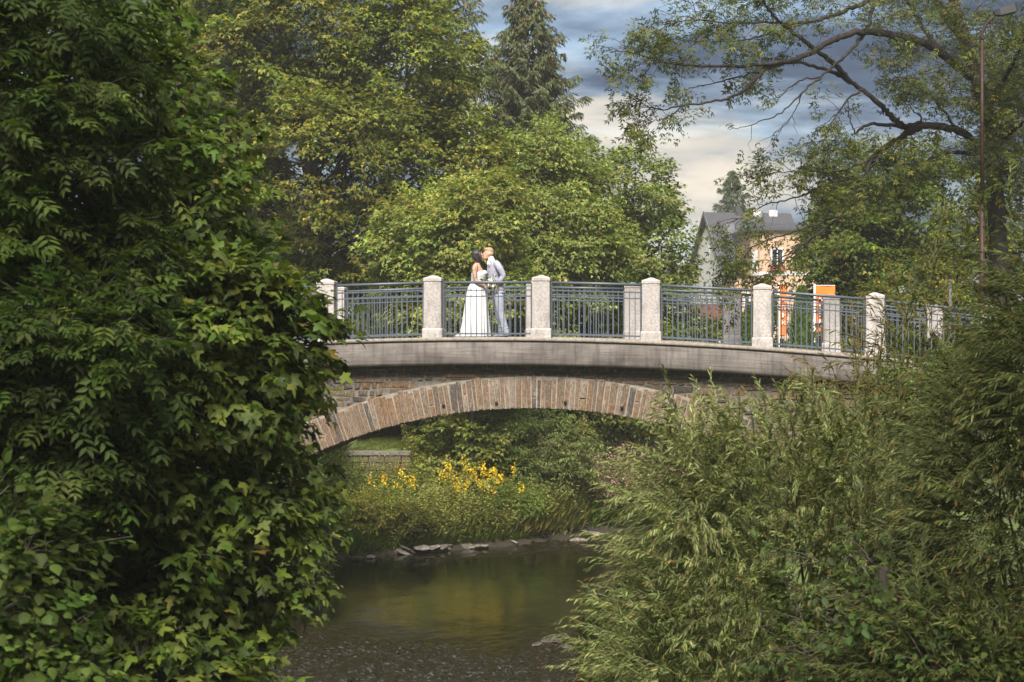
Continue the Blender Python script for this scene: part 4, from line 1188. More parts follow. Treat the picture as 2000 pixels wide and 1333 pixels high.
    dense = [(1990, 80, 65, 130), (1985, 190, 75, 180), (1965, 275, 60, 120), (1985, 350, 75, 150), (1940, 25, 50, 26), (1800, 20, 75, 60), (1755, 105, 60, 40), (1845, 140, 45, 30), (1780, 170, 45, 20), (1830, 290, 60, 26),
             (1780, 330, 60, 30), (1705, 25, 45, 18), (1650, 10, 60, 20), (1560, 15, 60, 24), (1470, 5, 70, 26), (1400, 15, 60, 18), (1330, 10, 45, 10), (1650, 300, 55, 14), (1720, 370, 60, 22), (1640, 390, 45, 10), (1950, 400, 70, 60), (1890, 350, 55, 26), (1590, 60, 60, 10), (1900, 90, 45, 44), (1930, 190, 45, 55), (1880, 200, 45, 34), (1930, 300, 50, 60), (1860, 40, 50, 34), (1950, 130, 40, 40)]
    for px, py, rr, k in dense:
        for q in range(k):
            a = r.uniform(0, 6.283); ro = rr * math.sqrt(r.random())
            p = P(px + ro * math.cos(a), py + 0.8 * ro * math.sin(a), TD - 1.2 + r.normal(0, 1.0) + (2.4 if px > 1930 else 0))
            d = nrm(r.normal(0, 1, 3) * (1, 1, 0.4)); A.append(p); Dr.append(d)
            tb.tube(bez(p - d * 0.5 + UP * 0.05, p - d * 0.2 + UP * 0.08, p + d * 0.25, 4), np.linspace(0.008, 0.003, 4), 3)
    A = np.array(A); Dr = np.array(Dr)
    pos, f, nn, si = spray_leaves(r, A, Dr, 0.34 * r.uniform(0.7, 1.3, len(A)), 0.5, 5, 0.5, 0.5)
    col = palette(r, len(pos), [(0.040, 0.053, 0.011), (0.064, 0.074, 0.013), (0.115, 0.105, 0.016), (0.026, 0.037, 0.009)], [3, 3, 2, 2])
    lb.add(L_ASH_LOW, pos, f, nn, r.uniform(0.13, 0.23, len(pos)), col.clip(0.004, 0.5))
    tb.build('trunk', M_bark, t, base)
    lb.build('crown', M_leaf, t, base)
    TRI['right_tree'] = len(pos) * len(L_ASH_LOW[1])
right_tree()

# ------------------------------------------------------------------ foreground foliage
def split_leaves(tm, pos, f, nn, s, col, parent, org, mat, n_parts, cell=9, name='leaf'):
    """the leaves that show largest become parts of their own; returns the mask of the rest"""
    px, py = project(pos)
    ok = (px > 0) & (px < 2000) & (py > 0) & (py < 1333)
    D = pos[:, 1]
    key = (px // cell).astype(int) * 1000 + (py // cell).astype(int)
    order = np.argsort(D); best = {}
    for i in order:
        if ok[i] and key[i] not in best: best[key[i]] = i
    idx = np.array(list(best.values()))
    R = frames(f, nn)
    face = np.abs(np.einsum('ij,ij->i', R[idx, :, 2], nrm(pos[idx] - np.array((0, 0, CAMZ)))))
    score = s[idx] / D[idx] * (0.3 + face)
    pick = idx[np.argsort(-score)[:n_parts]]
    # a few shared meshes in the commonest colours
    cols = col[pick]
    cen = cols[np.random.default_rng(3).choice(len(pick), min(8, len(pick)), replace=False)]
    which = np.argmin(((cols[:, None] - cen[None]) ** 2).sum(-1), 1)
    meshes = [mesh_np(name, tm[0], tm[1], mat, np.broadcast_to(c, (len(tm[1]), 3))) for c in cen]
    for i, w in zip(pick, which):
        o = link(name, meshes[w], parent)
        M = Matrix([[*(R[i][k] * s[i]), pos[i][k] - org[k]] for k in range(3)] + [[0, 0, 0, 1]])
        o.matrix_local = M
    rest = np.ones(len(pos), bool); rest[pick] = False
    return rest

def fore_tree(name, label, seed, base, trunk, r0, ells, n, rad, k, m, leaf, L, cols, wts, tm, W, droop, limbs, n_parts, inner=0.35, view=(120, 120), extra=None, flat=0.75, lean=0.35, hue=0.10, nj=0.38, outw=0.45):
    r = np.random.default_rng(seed)
    org = np.asarray(base, float)
    t = thing(name, label, 'tree', base)
    C, O = clumps(r, ells, n, 0.78, 1.0, True, *view)
    Ci, Oi = clumps(r, ells, int(n * inner), 0.45, 0.78, True, *view)
    C = np.vstack([C, Ci]); O = np.vstack([O, Oi])
    if extra is not None:
        C = np.vstack([C, extra[0]]); O = np.vstack([O, extra[1]])
    tb = TB()
    tree_wood(r, tb, trunk, r0, 0.05, C[r.permutation(len(C))[:limbs]], limb_r=0.018)
    A, Dr, ci = sprays(r, C, O, rad * r.uniform(0.7, 1.25, len(C)), k, lean, flat)
    Ls = L * r.uniform(0.7, 1.3, len(A))
    sub = r.permutation(len(A))[:len(A) // 3]
    for j in sub:                                             # twigs
        a = C[ci[j]]; e = A[j] + Dr[j] * Ls[j] * 0.9; e = e - UP * 0.1 * Ls[j]
        tb.tube(bez(a, A[j] + UP * 0.02, e, 5), np.linspace(0.007, 0.0022, 5), 3)
    tb.build('trunk', M_bark_grey, t, org)
    pos, f, nn, si = spray_leaves(r, A, Dr, Ls, W, m, droop, nj, outw)
    ch = 1 + hue * r.standard_normal((len(C), 1)); cy = 1 + 0.5 * hue * r.standard_normal((len(C), 3))
    col = (palette(r, len(pos), cols, wts) * (ch * cy).clip(0.6, 1.5)[ci[si]] * (0.88 + 0.18 * r.standard_normal((len(A), 1))).clip(0.5, 1.4)[si]).clip(0.004, 0.6)
    s = leaf * r.uniform(0.5, 1.3, len(pos))
    tms = tm if isinstance(tm, list) else [tm]
    var = r.integers(0, len(tms), len(pos))
    fr = front_mask(pos, 20, 0.30)
    lb = LB()
    for q_, tmq in enumerate(tms):
        g = np.where(var == q_)[0]
        rest = g[split_leaves(tmq, pos[g], f[g], nn[g], s[g], col[g], t, org, M_leaf, n_parts // len(tms))]
        hi = rest[fr[rest]]; lo = rest[~fr[rest]]
        lb.add(tmq, pos[hi], f[hi], nn[hi], s[hi], col[hi])
        lb.add(L_MAPLE_LOW if len(tmq[1]) == 16 else (L_ASH_LOW if tmq is L_ASH else tmq), pos[lo], f[lo], nn[lo], s[lo], col[lo])
    lb.build('crown', M_leaf, t, org)
    TRI[name] = len(pos) * len(tms[0][1])
    return t
# maple reaching in from the left bank
mb_ = np.array((-5.2, 15.2, gz(-5.2, 15.2)))
fore_tree('norway_maple_tree', 'leafy foreground maple with pointed leaves leaning over the river from the left', 61, mb_,
    [mb_, (-5.1, 15.1, 3.4), (-4.9, 15.0, 5.2), (-4.7, 14.9, 7.0), (-4.6, 14.8, 9.0)], 0.17,
    [(-4.25, 14.8, 4.9, 2.25, 2.0, 4.3), (-2.5, 14.2, 4.75, 0.72, 0.8, 1.0), (-2.35, 13.8, 5.65, 0.62, 0.7, 0.62), (-2.75, 13.0, 3.15, 0.75, 0.8, 0.6), (-3.2, 13.2, 4.2, 0.8, 0.8, 0.8), (-2.12, 13.8, 4.2, 0.32, 0.4, 0.4), (-2.0, 13.9, 5.75, 0.33, 0.4, 0.3)],
    520, 0.30, 11, 9, 0.098, 0.30,
    [(0.062, 0.088, 0.017), (0.080, 0.110, 0.021), (0.110, 0.130, 0.027), (0.044, 0.065, 0.013), (0.15, 0.11, 0.03)], [4, 4, 2.6, 3, 0.12], L_MAPLE, 0.6, 0.35, 110, 300, nj=0.45, outw=0.22)
# ash in front of it
ab = np.array((-5.6, 12.0, gz(-5.6, 12.0)))
fore_tree('ash_tree', 'dark green ash with feathery leaves filling the left edge in front of the maple', 62, ab,
    [ab, (-5.5, 12.2, 3.5), (-5.3, 12.4, 5.5), (-5.0, 12.5, 7.5), (-4.9, 12.5, 9.5)], 0.15,
    [(-3.75, 12.9, 6.9, 1.0, 0.9, 1.9), (-2.95, 12.4, 5.65, 0.5, 0.5, 0.42), (-3.4, 12.3, 5.0, 0.55, 0.5, 0.4)],
    130, 0.28, 10, 6, 0.155, 0.28,
    [(0.048, 0.072, 0.018), (0.064, 0.092, 0.023), (0.036, 0.056, 0.014), (0.085, 0.108, 0.028)], [4, 3, 3, 1], L_ASH, 0.55, 0.4, 60, 300, nj=0.35)
# small-leaved lime sprays low at the left edge
lbp = np.array((-4.6, 11.2, gz(-4.6, 11.2)))
fore_tree('lime_tree', 'lime sapling with heart-shaped leaves low at the left edge under the ash', 63, lbp,
    [lbp, (-4.4, 11.2, 2.8), (-4.1, 11.2, 3.9), (-3.9, 11.2, 4.6)], 0.06,
    [(-3.35, 11.3, 4.35, 0.55, 0.5, 0.38), (-3.2, 11.2, 3.5, 0.6, 0.6, 0.45)], 34, 0.24, 9, 8, 0.068, 0.28,
    [(0.045, 0.068, 0.016), (0.062, 0.088, 0.020), (0.080, 0.105, 0.025)], [3, 3, 2], template([(0, 0), (0.35, 0.05), (0.48, 0.4), (0.25, 0.75), (0, 1.05), (-0.25, 0.75), (-0.48, 0.4), (-0.35, 0.05)], (0, 0.4, 0.03), [0, -.05, -.1, -.12, -.2, -.12, -.1, -.05]), 0.6, 0.4, 20, 120)

# willows on the right bank
def willow(name, label, seed, base, ells, n_sh, shoot, leaf, cols, wts, n_parts, lean=(-0.3, -0.1, 0.35), gap=0.019, red=0.04, tall=()):
    r = np.random.default_rng(seed)
    base = np.asarray(base, float)
    t = thing(name, label, 'shrub', base)
    C, O = clumps(r, ells, n_sh, 0.55, 0.98, True, 150, 150)
    tb = TB()
    for c in C[r.permutation(len(C))[:60]]:
        mid = (base + c) / 2 + r.normal(0, 0.15, 3) + UP * 0.2
        tb.tube(bez(base + r.normal(0, 0.15, 3) * (1, 1, 0), mid, c, 9), np.linspace(0.025, 0.006, 9), 5)
    P_, F_, N_, S_, K_, B_ = [], [], [], [], [], []
    def shoot_leaves(c, d, L, bend, up=0):
        nonlocal P_
        e1 = c + d * L * 0.55 + UP * (0.06 + up) * L
        e2 = c + d * L * (1.0 if not up else 1.0) - UP * bend * L
        n = 5
        q = bez(c, e1, e2, n); q[1:-1] += r.normal(0, 0.008, (n - 2, 3))
        tb.tube(q, np.linspace(0.0045, 0.0014, n), 3)
        m = int(L / gap)
        u = np.linspace(0.06, 1.0, m); x = u * (n - 1.001); i = x.astype(int); fr = (x - i)[:, None]
        p = q[i] * (1 - fr) + q[i + 1] * fr; ax = nrm(q[i + 1] - q[i])
        ang = np.arange(m) * 2.4 + r.uniform(0, 6.28)
        sd = nrm(np.cross(ax, UP)); vv = np.cross(sd, ax)
        rad = sd * np.cos(ang)[:, None] + vv * np.sin(ang)[:, None]
        f = ax * 0.85 + rad * (0.48 - 0.25 * u)[:, None] - UP * 0.22 + r.normal(0, 0.13, (m, 3))
        P_.append(p); F_.append(f); N_.append(UP + rad * 0.6 + np.array((-0.2, -0.5, 0)) + r.normal(0, 0.35, (m, 3))); S_.append(leaf * r.uniform(0.65, 1.2, m) * (1.05 - 0.45 * u ** 3)); K_.append(u > 0.9); B_.append(np.full(m, max(0.5, 1 + 0.26 * r.standard_normal())))
    for c, o in zip(C, O):
        d = nrm(o * 0.8 + np.array(lean) + r.normal(0, 0.3, 3))
        shoot_leaves(c, d, shoot * r.uniform(0.6, 1.3), r.uniform(0.0, 0.35))
    for (c, L) in tall:
        d = nrm(np.array((r.normal(-0.1, 0.22), r.normal(0, 0.2), 1.0)))
        shoot_leaves(np.asarray(c, float), d, L, -0.02, 0.25)
        for q_ in range(5):
            shoot_leaves(np.asarray(c, float) + d * L * r.uniform(0.1, 0.85), nrm(d * 0.6 + r.normal(0, 0.6, 3) * (1, 1, 0.4)), L * r.uniform(0.25, 0.5), 0.25)
    pos, f, nn, s, tip = map(np.concatenate, (P_, F_, N_, S_, K_))
    col = palette(r, len(pos), cols, wts) * np.concatenate(B_)[:, None]
    tipc = tip & (r.random(len(pos)) < red * 8)
    col[tipc] = palette(r, int(tipc.sum()), [(0.17, 0.075, 0.03), (0.14, 0.10, 0.035)], [1, 1])
    col = col.clip(0.004, 0.6)
    tb.build('stems', M_stem_green, t, base)
    rest = split_leaves(L_WILLOW, pos, f, nn, s, col, t, base, M_leaf, n_parts, 8) if n_parts else np.ones(len(pos), bool)
    lb = LB(); fr = front_mask(pos, 16, 0.35); hi = rest & fr; lo = rest & ~fr
    lb.add(L_WILLOW, pos[hi], f[hi], nn[hi], s[hi], col[hi]); lb.add(L_DIAMOND_SLIM, pos[lo], f[lo], nn[lo], s[lo], col[lo]); lb.build('foliage', M_leaf, t, base)
    TRI[name] = TRI.get(name, 0) + len(pos) * 4
G_WIL = [(0.120, 0.132, 0.058), (0.155, 0.168, 0.078), (0.205, 0.215, 0.115), (0.085, 0.098, 0.040)]
def gb(x, y): return (x, y, gz(x, y))
tops = [(P(x, y, 15.2), L) for x, y, L in ((1330, 860, 0.62), (1400, 850, 0.55), (1372, 840, 0.45), (1500, 870, 0.6), (1560, 880, 0.5), (1620, 860, 0.45), (1440, 880, 0.5), (1290, 900, 0.5), (1350, 900, 0.6), (1590, 840, 0.5))]
willow('willow_bush', 'big pale green willow bush with drooping narrow leaves in front of the right arch', 71, gb(2.3, 16.4),
    [(2.15, 15.6, 3.75, 1.2, 1.2, 1.2), (1.5, 15.2, 3.0, 0.8, 0.9, 0.85), (2.8, 15.8, 3.7, 1.2, 1.2, 1.3), (1.5, 15.3, 4.45, 0.45, 0.5, 0.5), (1.8, 15.0, 2.2, 1.2, 0.9, 0.9), (2.35, 15.7, 4.7, 0.75, 0.6, 0.42)], 2700, 0.50, 0.080, G_WIL, [3, 4, 2, 2], 300, tall=tops)
tops = [(P(x, y, 14.3), L) for x, y, L in ((1975, 480, 0.75), (1930, 520, 0.6), (1815, 560, 0.6), (1860, 600, 0.5), (1995, 560, 0.6), (1900, 560, 0.5), (1770, 660, 0.4), (1790, 620, 0.5))]
willow('willow_bush', 'dark green willow bush rising at the right edge of the picture', 72, gb(4.4, 14.9),
    [(4.15, 14.4, 4.0, 1.0, 1.0, 2.1), (3.4, 13.6, 2.9, 1.1, 1.0, 1.0), (4.15, 13.8, 5.6, 0.45, 0.6, 0.9)], 2700, 0.50, 0.084,
    [(0.070, 0.082, 0.030), (0.095, 0.108, 0.040), (0.130, 0.138, 0.060), (0.05, 0.062, 0.022)], [3, 4, 2, 3], 300, tall=tops)
tops = [(P(x, y, 17), L) for x, y, L in ((1650, 800, 0.6), (1690, 790, 0.5), (1730, 780, 0.5), (1620, 830, 0.5), (1760, 760, 0.6))]
willow('willow_bush', 'thin reddish brown willow between the two larger bushes at the bridge end', 73, gb(3.2, 17.6),
    [(3.25, 17.2, 4.7, 0.75, 0.7, 0.85), (3.9, 17.4, 5.4, 0.7, 0.6, 0.8)], 210, 0.5, 0.085,
    [(0.095, 0.085, 0.032), (0.12, 0.11, 0.04), (0.13, 0.075, 0.035), (0.08, 0.055, 0.03)], [3, 3, 2, 2], 0, (-0.2, -0.1, 0.5), 0.026, 0.08, tops)
# bramble and dogwood low at the right
bb = np.array(gb(3.2, 14.2))
fore_tree('dogwood_shrub', 'dark broad-leaved dogwood low between the right willows', 74, bb,
    [bb, (3.1, 14.2, 2.6), (2.9, 14.1, 3.4), (2.85, 14.0, 4.0)], 0.04,
    [(2.75, 14.0, 3.55, 0.6, 0.5, 0.75), (3.3, 13.2, 2.9, 0.7, 0.6, 0.6)], 40, 0.28, 8, 8, 0.075, 0.3,
    [(0.035, 0.055, 0.016), (0.05, 0.075, 0.02), (0.07, 0.09, 0.025)], [3, 3, 1], L_OVAL, 0.6, 0.4, 25, 100)['category'] = 'shrub'

# ------------------------------------------------------------------ river bank plants
r = np.random.default_rng(91)
def on_ground(x, y): return np.column_stack([x, y, terrain(x, y)])
def shore_d(x, y):
    return shore_left(x, y)
def scatter(n, px0, px1, D0, D1, dmin=0.05, left=True):
    out = np.zeros((0, 3))
    while len(out) < n:
        D = r.uniform(D0, D1, n * 2); x = (r.uniform(px0, px1, n * 2) - 1000) / F * D
        p = on_ground(x, D)
        d = shore_d(x, D) if left else shore_right(x, D)
        out = np.vstack([out, p[d > dmin]])
    return out[:n]
def herbs(lb, tb, base, h, m, leaf, cols, wts, tm=L_DIAMOND, lean=0.12, spread=0.8, stems=True, lo=0.12):
    """upright stems with leaves up the stem"""
    n = len(base); h = np.broadcast_to(h, (n,))
    tip = base + UP * h[:, None] + r.normal(0, 1, (n, 3)) * np.array((1, 1, 0)) * (lean * h)[:, None]
    ix = np.repeat(np.arange(n), m); u = np.tile(np.linspace(lo, 1.0, m), n) + r.normal(0, 0.02, n * m)
    p = base[ix] + (tip - base)[ix] * u[:, None]
    a = np.tile(np.arange(m) * 2.4, n) + np.repeat(r.uniform(0, 6.28, n), m)
    d = np.column_stack([np.cos(a), np.sin(a), 0 * a])
    f = d * spread + UP * (0.55 - 0.5 * (1 - u))[:, None] + r.normal(0, 0.2, (n * m, 3))
    lb.add(tm, p, f, UP + r.normal(0, 0.35, (n * m, 3)), leaf * r.uniform(0.6, 1.25, n * m) * (1.15 - 0.5 * u), palette(r, n * m, cols, wts).clip(0.004, .7))
    if stems:
        sd = nrm(r.normal(0, 1, (n, 3)) * (1, 1, 0)); w = 0.006
        V = np.stack([base - sd * w, base + sd * w, tip], 1)
        lb.add((np.array([(-0.006, 0, 0), (0.006, 0, 0), (0, 1, 0)]), np.array([(0, 1, 2)])), base, tip - base, sd, np.linalg.norm(tip - base, axis=1), palette(r, n, [(0.07, 0.075, 0.025), (0.09, 0.07, 0.035)], [1, 1]))
    return tip
def grass(lb, base, h, cols, wts, bend=0.5):
    n = len(base)
    a = r.uniform(0, 6.28, n); d = np.column_stack([np.cos(a), np.sin(a), 0 * a])
    lb.add(L_BLADE, base, UP + d * r.uniform(0.05, bend, (n, 1)), -d * 0.6 + UP * 0.9, h * r.uniform(0.6, 1.3, n), palette(r, n, cols, wts).clip(0.004, .7))
H_OLIVE = [(0.165, 0.182, 0.060), (0.205, 0.21, 0.075), (0.24, 0.225, 0.085), (0.125, 0.148, 0.048), (0.24, 0.18, 0.075)]
H_GREEN = [(0.095, 0.14, 0.034), (0.125, 0.165, 0.04), (0.155, 0.185, 0.05), (0.07, 0.10, 0.026)]
# tall weeds on the left bank beyond the bridge
lb = LB()
herbs(lb, None, scatter(520, 560, 800, 48.0, 51.5), r.uniform(0.35, 0.8, 520), 14, 0.11, H_OLIVE, [4, 4, 2, 3, 1])
herbs(lb, None, scatter(700, 790, 1130, 48.3, 55), r.uniform(0.6, 1.25, 700), 16, 0.13, H_OLIVE, [4, 4, 2, 3, 1])
herbs(lb, None, scatter(500, 600, 900, 48.0, 51), r.uniform(0.35, 0.85, 500), 14, 0.12, H_OLIVE, [3, 4, 3, 2, 2])
herbs(lb, None, scatter(400, 580, 780, 49.0, 51.6), r.uniform(0.3, 0.7, 400), 14, 0.14, H_GREEN, [3, 3, 1, 3], L_OVAL)
herbs(lb, None, scatter(900, 880, 1320, 53, 60), r.uniform(0.8, 1.6, 900), 18, 0.14, H_OLIVE, [4, 4, 1, 3, 0.4])
herbs(lb, None, scatter(560, 540, 815, 50.9, 51.7), r.uniform(0.6, 1.4, 560), 16, 0.12, H_OLIVE + H_GREEN, [3, 3, 1, 2, 0.5, 2, 2, 1, 2])
tag(lb.build('riverside_weeds', M_leaf), 'tall olive weeds crowding the left bank beyond the arch', 'weeds', None, 'stuff')
lb = LB()
herbs(lb, None, scatter(520, 820, 1010, 56, 66), r.uniform(1.2, 2.0, 520), 15, 0.16, H_GREEN, [3, 4, 3, 2], L_MAPLE_LOW)
tag(lb.build('nettle_bed', M_leaf), 'lush green nettles at the back under the arch crown', 'nettles', None, 'stuff')
# pink balsam
lb = LB(); fb = LB()
bs_ = scatter(620, 1050, 1360, 53.2, 58.5)
tips = herbs(lb, None, bs_, r.uniform(0.9, 1.6, 620), 16, 0.15, [(0.12, 0.14, 0.055), (0.155, 0.165, 0.07), (0.20, 0.175, 0.10), (0.18, 0.115, 0.085)], [4, 3, 1.5, 1])
bal = thing('balsam_thicket', 'thicket of pink flowering balsam right of the yellow flowers', 'flowers', bs_.mean(0)); bal['kind'] = 'stuff'
ob = np.asarray(bal.location)
lb.build('foliage', M_leaf, bal, ob)
k = r.choice(len(tips), 5600); pp = tips[k] + r.normal(0, 1, (5600, 3)) * (0.17, 0.17, 0.1) - UP * (0.75 * r.random((5600, 1)) ** 1.6)
fb.add(L_PETAL, pp, r.normal(0, 1, (5600, 3)), r.normal(0, 1, (5600, 3)), r.uniform(0.032, 0.06, 5600), palette(r, 5600, [(0.34, 0.18, 0.25), (0.42, 0.26, 0.33), (0.28, 0.12, 0.19)], [3, 2, 1]))
fb.build('blossoms', M_petal, bal, ob)
# goldenrod plants
gold = [(905, 960, 50.3, 'yellow goldenrod plant highest in the weeds, centre of the bank'), (940, 958, 50.4, 'broad yellow goldenrod plant at the centre of the bank'), (975, 968, 50.5, 'yellow goldenrod plant at the right end of the flowering group'),
        (785, 975, 49.6, 'yellow goldenrod plant left of the flowering group, nearer the water'), (740, 965, 49.8, 'small sparse goldenrod plant at the left among olive weeds'), (880, 945, 50.5, 'slim yellow goldenrod at the back of the flowering group')]
for gi, (px, py, D, lab) in enumerate(gold):
    b0 = on_ground(np.array([(px - 1000) / F * D]), np.array([D]))[0]
    topz = P(px, py - 40, D)[2]
    g = thing('goldenrod_plant', lab, 'flower', b0, 'goldenrod plants on the bank')
    n = (7, 10, 7, 5, 3, 5)[gi]
    st = b0 + r.normal(0, 1, (n, 3)) * ((0.22, 0.34, 0.22, 0.18, 0.14, 0.12)[gi], 0.2, 0)
    lb = LB(); fb = LB()
    tips = herbs(lb, None, st, (topz - b0[2]) * r.uniform(0.62, 1.08, n), 26, 0.10, H_OLIVE, [3, 3, 1, 3, 0])
    lb.build('foliage', M_leaf, g, b0)
    m = 38; pp = np.repeat(tips, m, 0) + r.normal(0, 1, (n * m, 3)) * (0.05, 0.05, 0.085)
    fb.add(L_PETAL, pp, UP * 0.5 + r.normal(0, 1, (n * m, 3)), r.normal(0, 1, (n * m, 3)), r.uniform(0.025, 0.05, n * m), palette(r, n * m, [(0.48, 0.31, 0.012), (0.55, 0.39, 0.025), (0.40, 0.23, 0.01)], [3, 2, 1]))
    fb.build('blossoms', M_petal, g, b0)
# ochre bush and dark bush at the water
for seed, px, py, D, rx, ry, cols, lab in ((92, 720, 1010, 48.6, 62, 48, [(0.11, 0.10, 0.02), (0.16, 0.13, 0.025), (0.07, 0.08, 0.018)], 'low ochre green bush leaning over the water below the goldenrod'),
                                      (93, 790, 1030, 48.9, 40, 32, [(0.05, 0.06, 0.016), (0.09, 0.085, 0.02)], 'small dark bush at the water above the flat rocks'),
                                      (94, 1190, 1010, 56, 40, 30, [(0.10, 0.14, 0.02), (0.13, 0.16, 0.03)], 'small bright green bush at the bend behind the stones'),
                                      (95, 640, 960, 50, 60, 60, [(0.05, 0.075, 0.02), (0.08, 0.105, 0.028)], 'green bush on the bank beside the foreground maple tips'),
                                      (96, 1010, 985, 51.3, 45, 30, [(0.08, 0.12, 0.025), (0.11, 0.14, 0.03)], 'fresh green herb bush right of the goldenrod')):
    c = P(px, py, D); base = np.array((c[0], D, gz(c[0], D)))
    broad_tree('bank_shrub', lab, seed, base, [base, (base + c) / 2, c, c + UP * 0.1], 0.03, [(c[0], D, c[2], rx / F * D, 0.6, ry / F * D)], 34, 0.2, 14, 8, 0.085, 0.24, cols, np.ones(len(cols)), L_LANCE, limbs=20, limb_r=0.008, view=False)
# grass: water edge tufts, sedge with brown seed heads, lawn, right bank
lb = LB()
grass(lb, scatter(6500, 560, 800, 46.6, 49.4, -0.03), 0.30, [(0.09, 0.15, 0.018), (0.13, 0.19, 0.024), (0.17, 0.21, 0.035)], [3, 3, 1], 0.7)
grass(lb, scatter(6000, 800, 1040, 48.2, 51.0, 0.04), 0.24, [(0.09, 0.14, 0.018), (0.13, 0.18, 0.024), (0.17, 0.18, 0.035)], [3, 3, 1], 0.7)
herbs(lb, None, scatter(420, 970, 1150, 50.6, 54.5, 0.1), r.uniform(0.35, 0.75, 420), 14, 0.11, H_OLIVE, [3, 4, 3, 2, 3])
grass(lb, scatter(2000, 980, 1140, 50.4, 54, 0.02), 0.55, [(0.19, 0.19, 0.06), (0.25, 0.20, 0.08), (0.15, 0.18, 0.04), (0.27, 0.20, 0.10)], [3, 3, 3, 1], 0.45)
grass(lb, scatter(2600, 1090, 1260, 53, 57, 0.02), 0.55, [(0.07, 0.13, 0.016), (0.10, 0.17, 0.025)], [1, 1], 0.45)
grass(lb, scatter(3500, 560, 800, 48.6, 51.6, 0.1), 0.4, H_OLIVE, [3, 3, 2, 2, 1], 0.5)
grass(lb, scatter(6000, 800, 1100, 48.6, 57, 0.1), 0.4, H_OLIVE, [3, 3, 2, 2, 1], 0.5)
tag(lb.build('bank_grass', M_leaf), 'long grass and sedge along the left water edge', 'grass', None, 'stuff')
lb = LB()
grass(lb, scatter(20000, 520, 812, 52.2, 64, 0.1), 0.09, [(0.16, 0.21, 0.035), (0.20, 0.23, 0.045), (0.24, 0.235, 0.06)], [2, 3, 2], 0.6)
grass(lb, scatter(1500, 700, 860, 60, 70, 0.1), 0.5, [(0.15, 0.14, 0.045), (0.12, 0.13, 0.035)], [1, 1], 0.5)
tag(lb.build('lawn_grass', M_leaf), 'mown lawn on the terrace seen under the left arch', 'grass', None, 'stuff')
lb = LB()
grass(lb, scatter(9000, 1110, 1420, 24, 36, 0.0, False), 0.38, [(0.05, 0.10, 0.016), (0.075, 0.12, 0.02), (0.11, 0.12, 0.035), (0.13, 0.09, 0.04)], [3, 3, 1, 0.7], 0.6)
herbs(lb, None, scatter(420, 1140, 1500, 22, 33, 0.3, False), r.uniform(0.5, 1.1, 420), 14, 0.10, H_GREEN, [3, 2, 1, 3])
tag(lb.build('right_bank_grass', M_leaf), 'shaded grass and herbs on the right bank below the willow', 'grass', None, 'stuff')
lb = LB()
grass(lb, scatter(9000, 1300, 2400, 38, 70, 0.5, False), 0.5, [(0.05, 0.08, 0.016), (0.08, 0.10, 0.02)], [1, 1], 0.6)
herbs(lb, None, scatter(700, 1150, 1500, 40, 52, 0.3, False), r.uniform(0.8, 1.5, 700), 14, 0.14, H_GREEN, [3, 2, 1, 3])
tag(lb.build('far_right_herbs', M_leaf), 'herbs growing under the right end of the bridge', 'weeds', None, 'stuff')

# quay wall under the left arch
qa, qb = P(560, 884, 51.9), P(802, 884, 51.9)
qw = thing('quay_wall', 'low stone retaining wall below the lawn under the left arch', 'wall', (qa + qb) / 2 * (1, 1, 0))
qo = np.asarray(qw.location)
mb = MB()
dq = nrm((qb - qa) * (1, 1, 0)); nq = np.array((-dq[1], dq[0], 0))
mb.loft([[p + nq * 0.0 - UP * 1.3 - qo, p + nq * 0.5 - UP * 1.3 - qo, p + nq * 0.5 - UP * 0.03 - qo, p - UP * 0.03 - qo] for p in (qa, qb)])
mb.build('wall_core', M_mortar_grey, qw)
Lq = np.linalg.norm((qb - qa)[:2])
rs2 = random.Random(9)
for row_ in range(5):
    x = -rs2.uniform(0, 0.3)
    while x < Lq:
        l = rs2.uniform(0.3, 0.7); z1 = -0.09 - row_ * 0.22; m = MB()
        m.box((max(0, x), -0.05 - rs2.uniform(0, .03), z1 - 0.2), (min(Lq, x + l - 0.02), 0.1, z1), lambda p: qa + dq * p[0] + nq * p[1] + UP * p[2] + (qb - qa) * (0, 0, 1) * p[0] / Lq - qo)
        m.build('stone', M_rubble, qw, bevel=0.015); x += l
m = MB(); m.box((0, -0.1, -0.085), (Lq, 0.6, 0.02), lambda p: qa + dq * p[0] + nq * p[1] + UP * p[2] + (qb - qa) * (0, 0, 1) * p[0] / Lq - qo); m.build('coping', M_mortar_grey, qw, bevel=0.01)

# rocks
def rock(p, sx, sy, sz, seed, label, mat=M_rock, group='flat rocks along the water'):
    rr = np.random.default_rng(seed)
    bm = bmesh.new(); bmesh.ops.create_icosphere(bm, subdivisions=3, radius=1.0)
    pl_ = [(nrm(rr.normal(0, 1, 3)), rr.uniform(0.45, 0.85)) for _ in range(11)] + [(np.array((0, 0, 1.0)), 0.6)]
    a = rr.uniform(0, 3.14); ca, sa = math.cos(a), math.sin(a)
    for v in bm.verts:
        c = np.array(v.co)
        for n_, d_ in pl_:
            q = np.dot(c, n_)
            if q > d_: c = c - n_ * (q - d_)
        c = c * (1 + 0.03 * rr.normal()) * (sx, sy, sz)
        v.co = (c[0] * 1.25, c[1] * 1.25, c[2] * 1.25)
    me = bpy.data.meshes.new('rock'); bm.to_mesh(me); bm.free(); me.materials.append(mat)
    o = link('rock', me); o.location = tuple(float(x) for x in p); o.rotation_euler = (rr.normal(0, .12), rr.normal(0.08, .13), rr.normal(0.45, .5))
    tag(o, label, 'rock', group)
rr = np.random.default_rng(14)
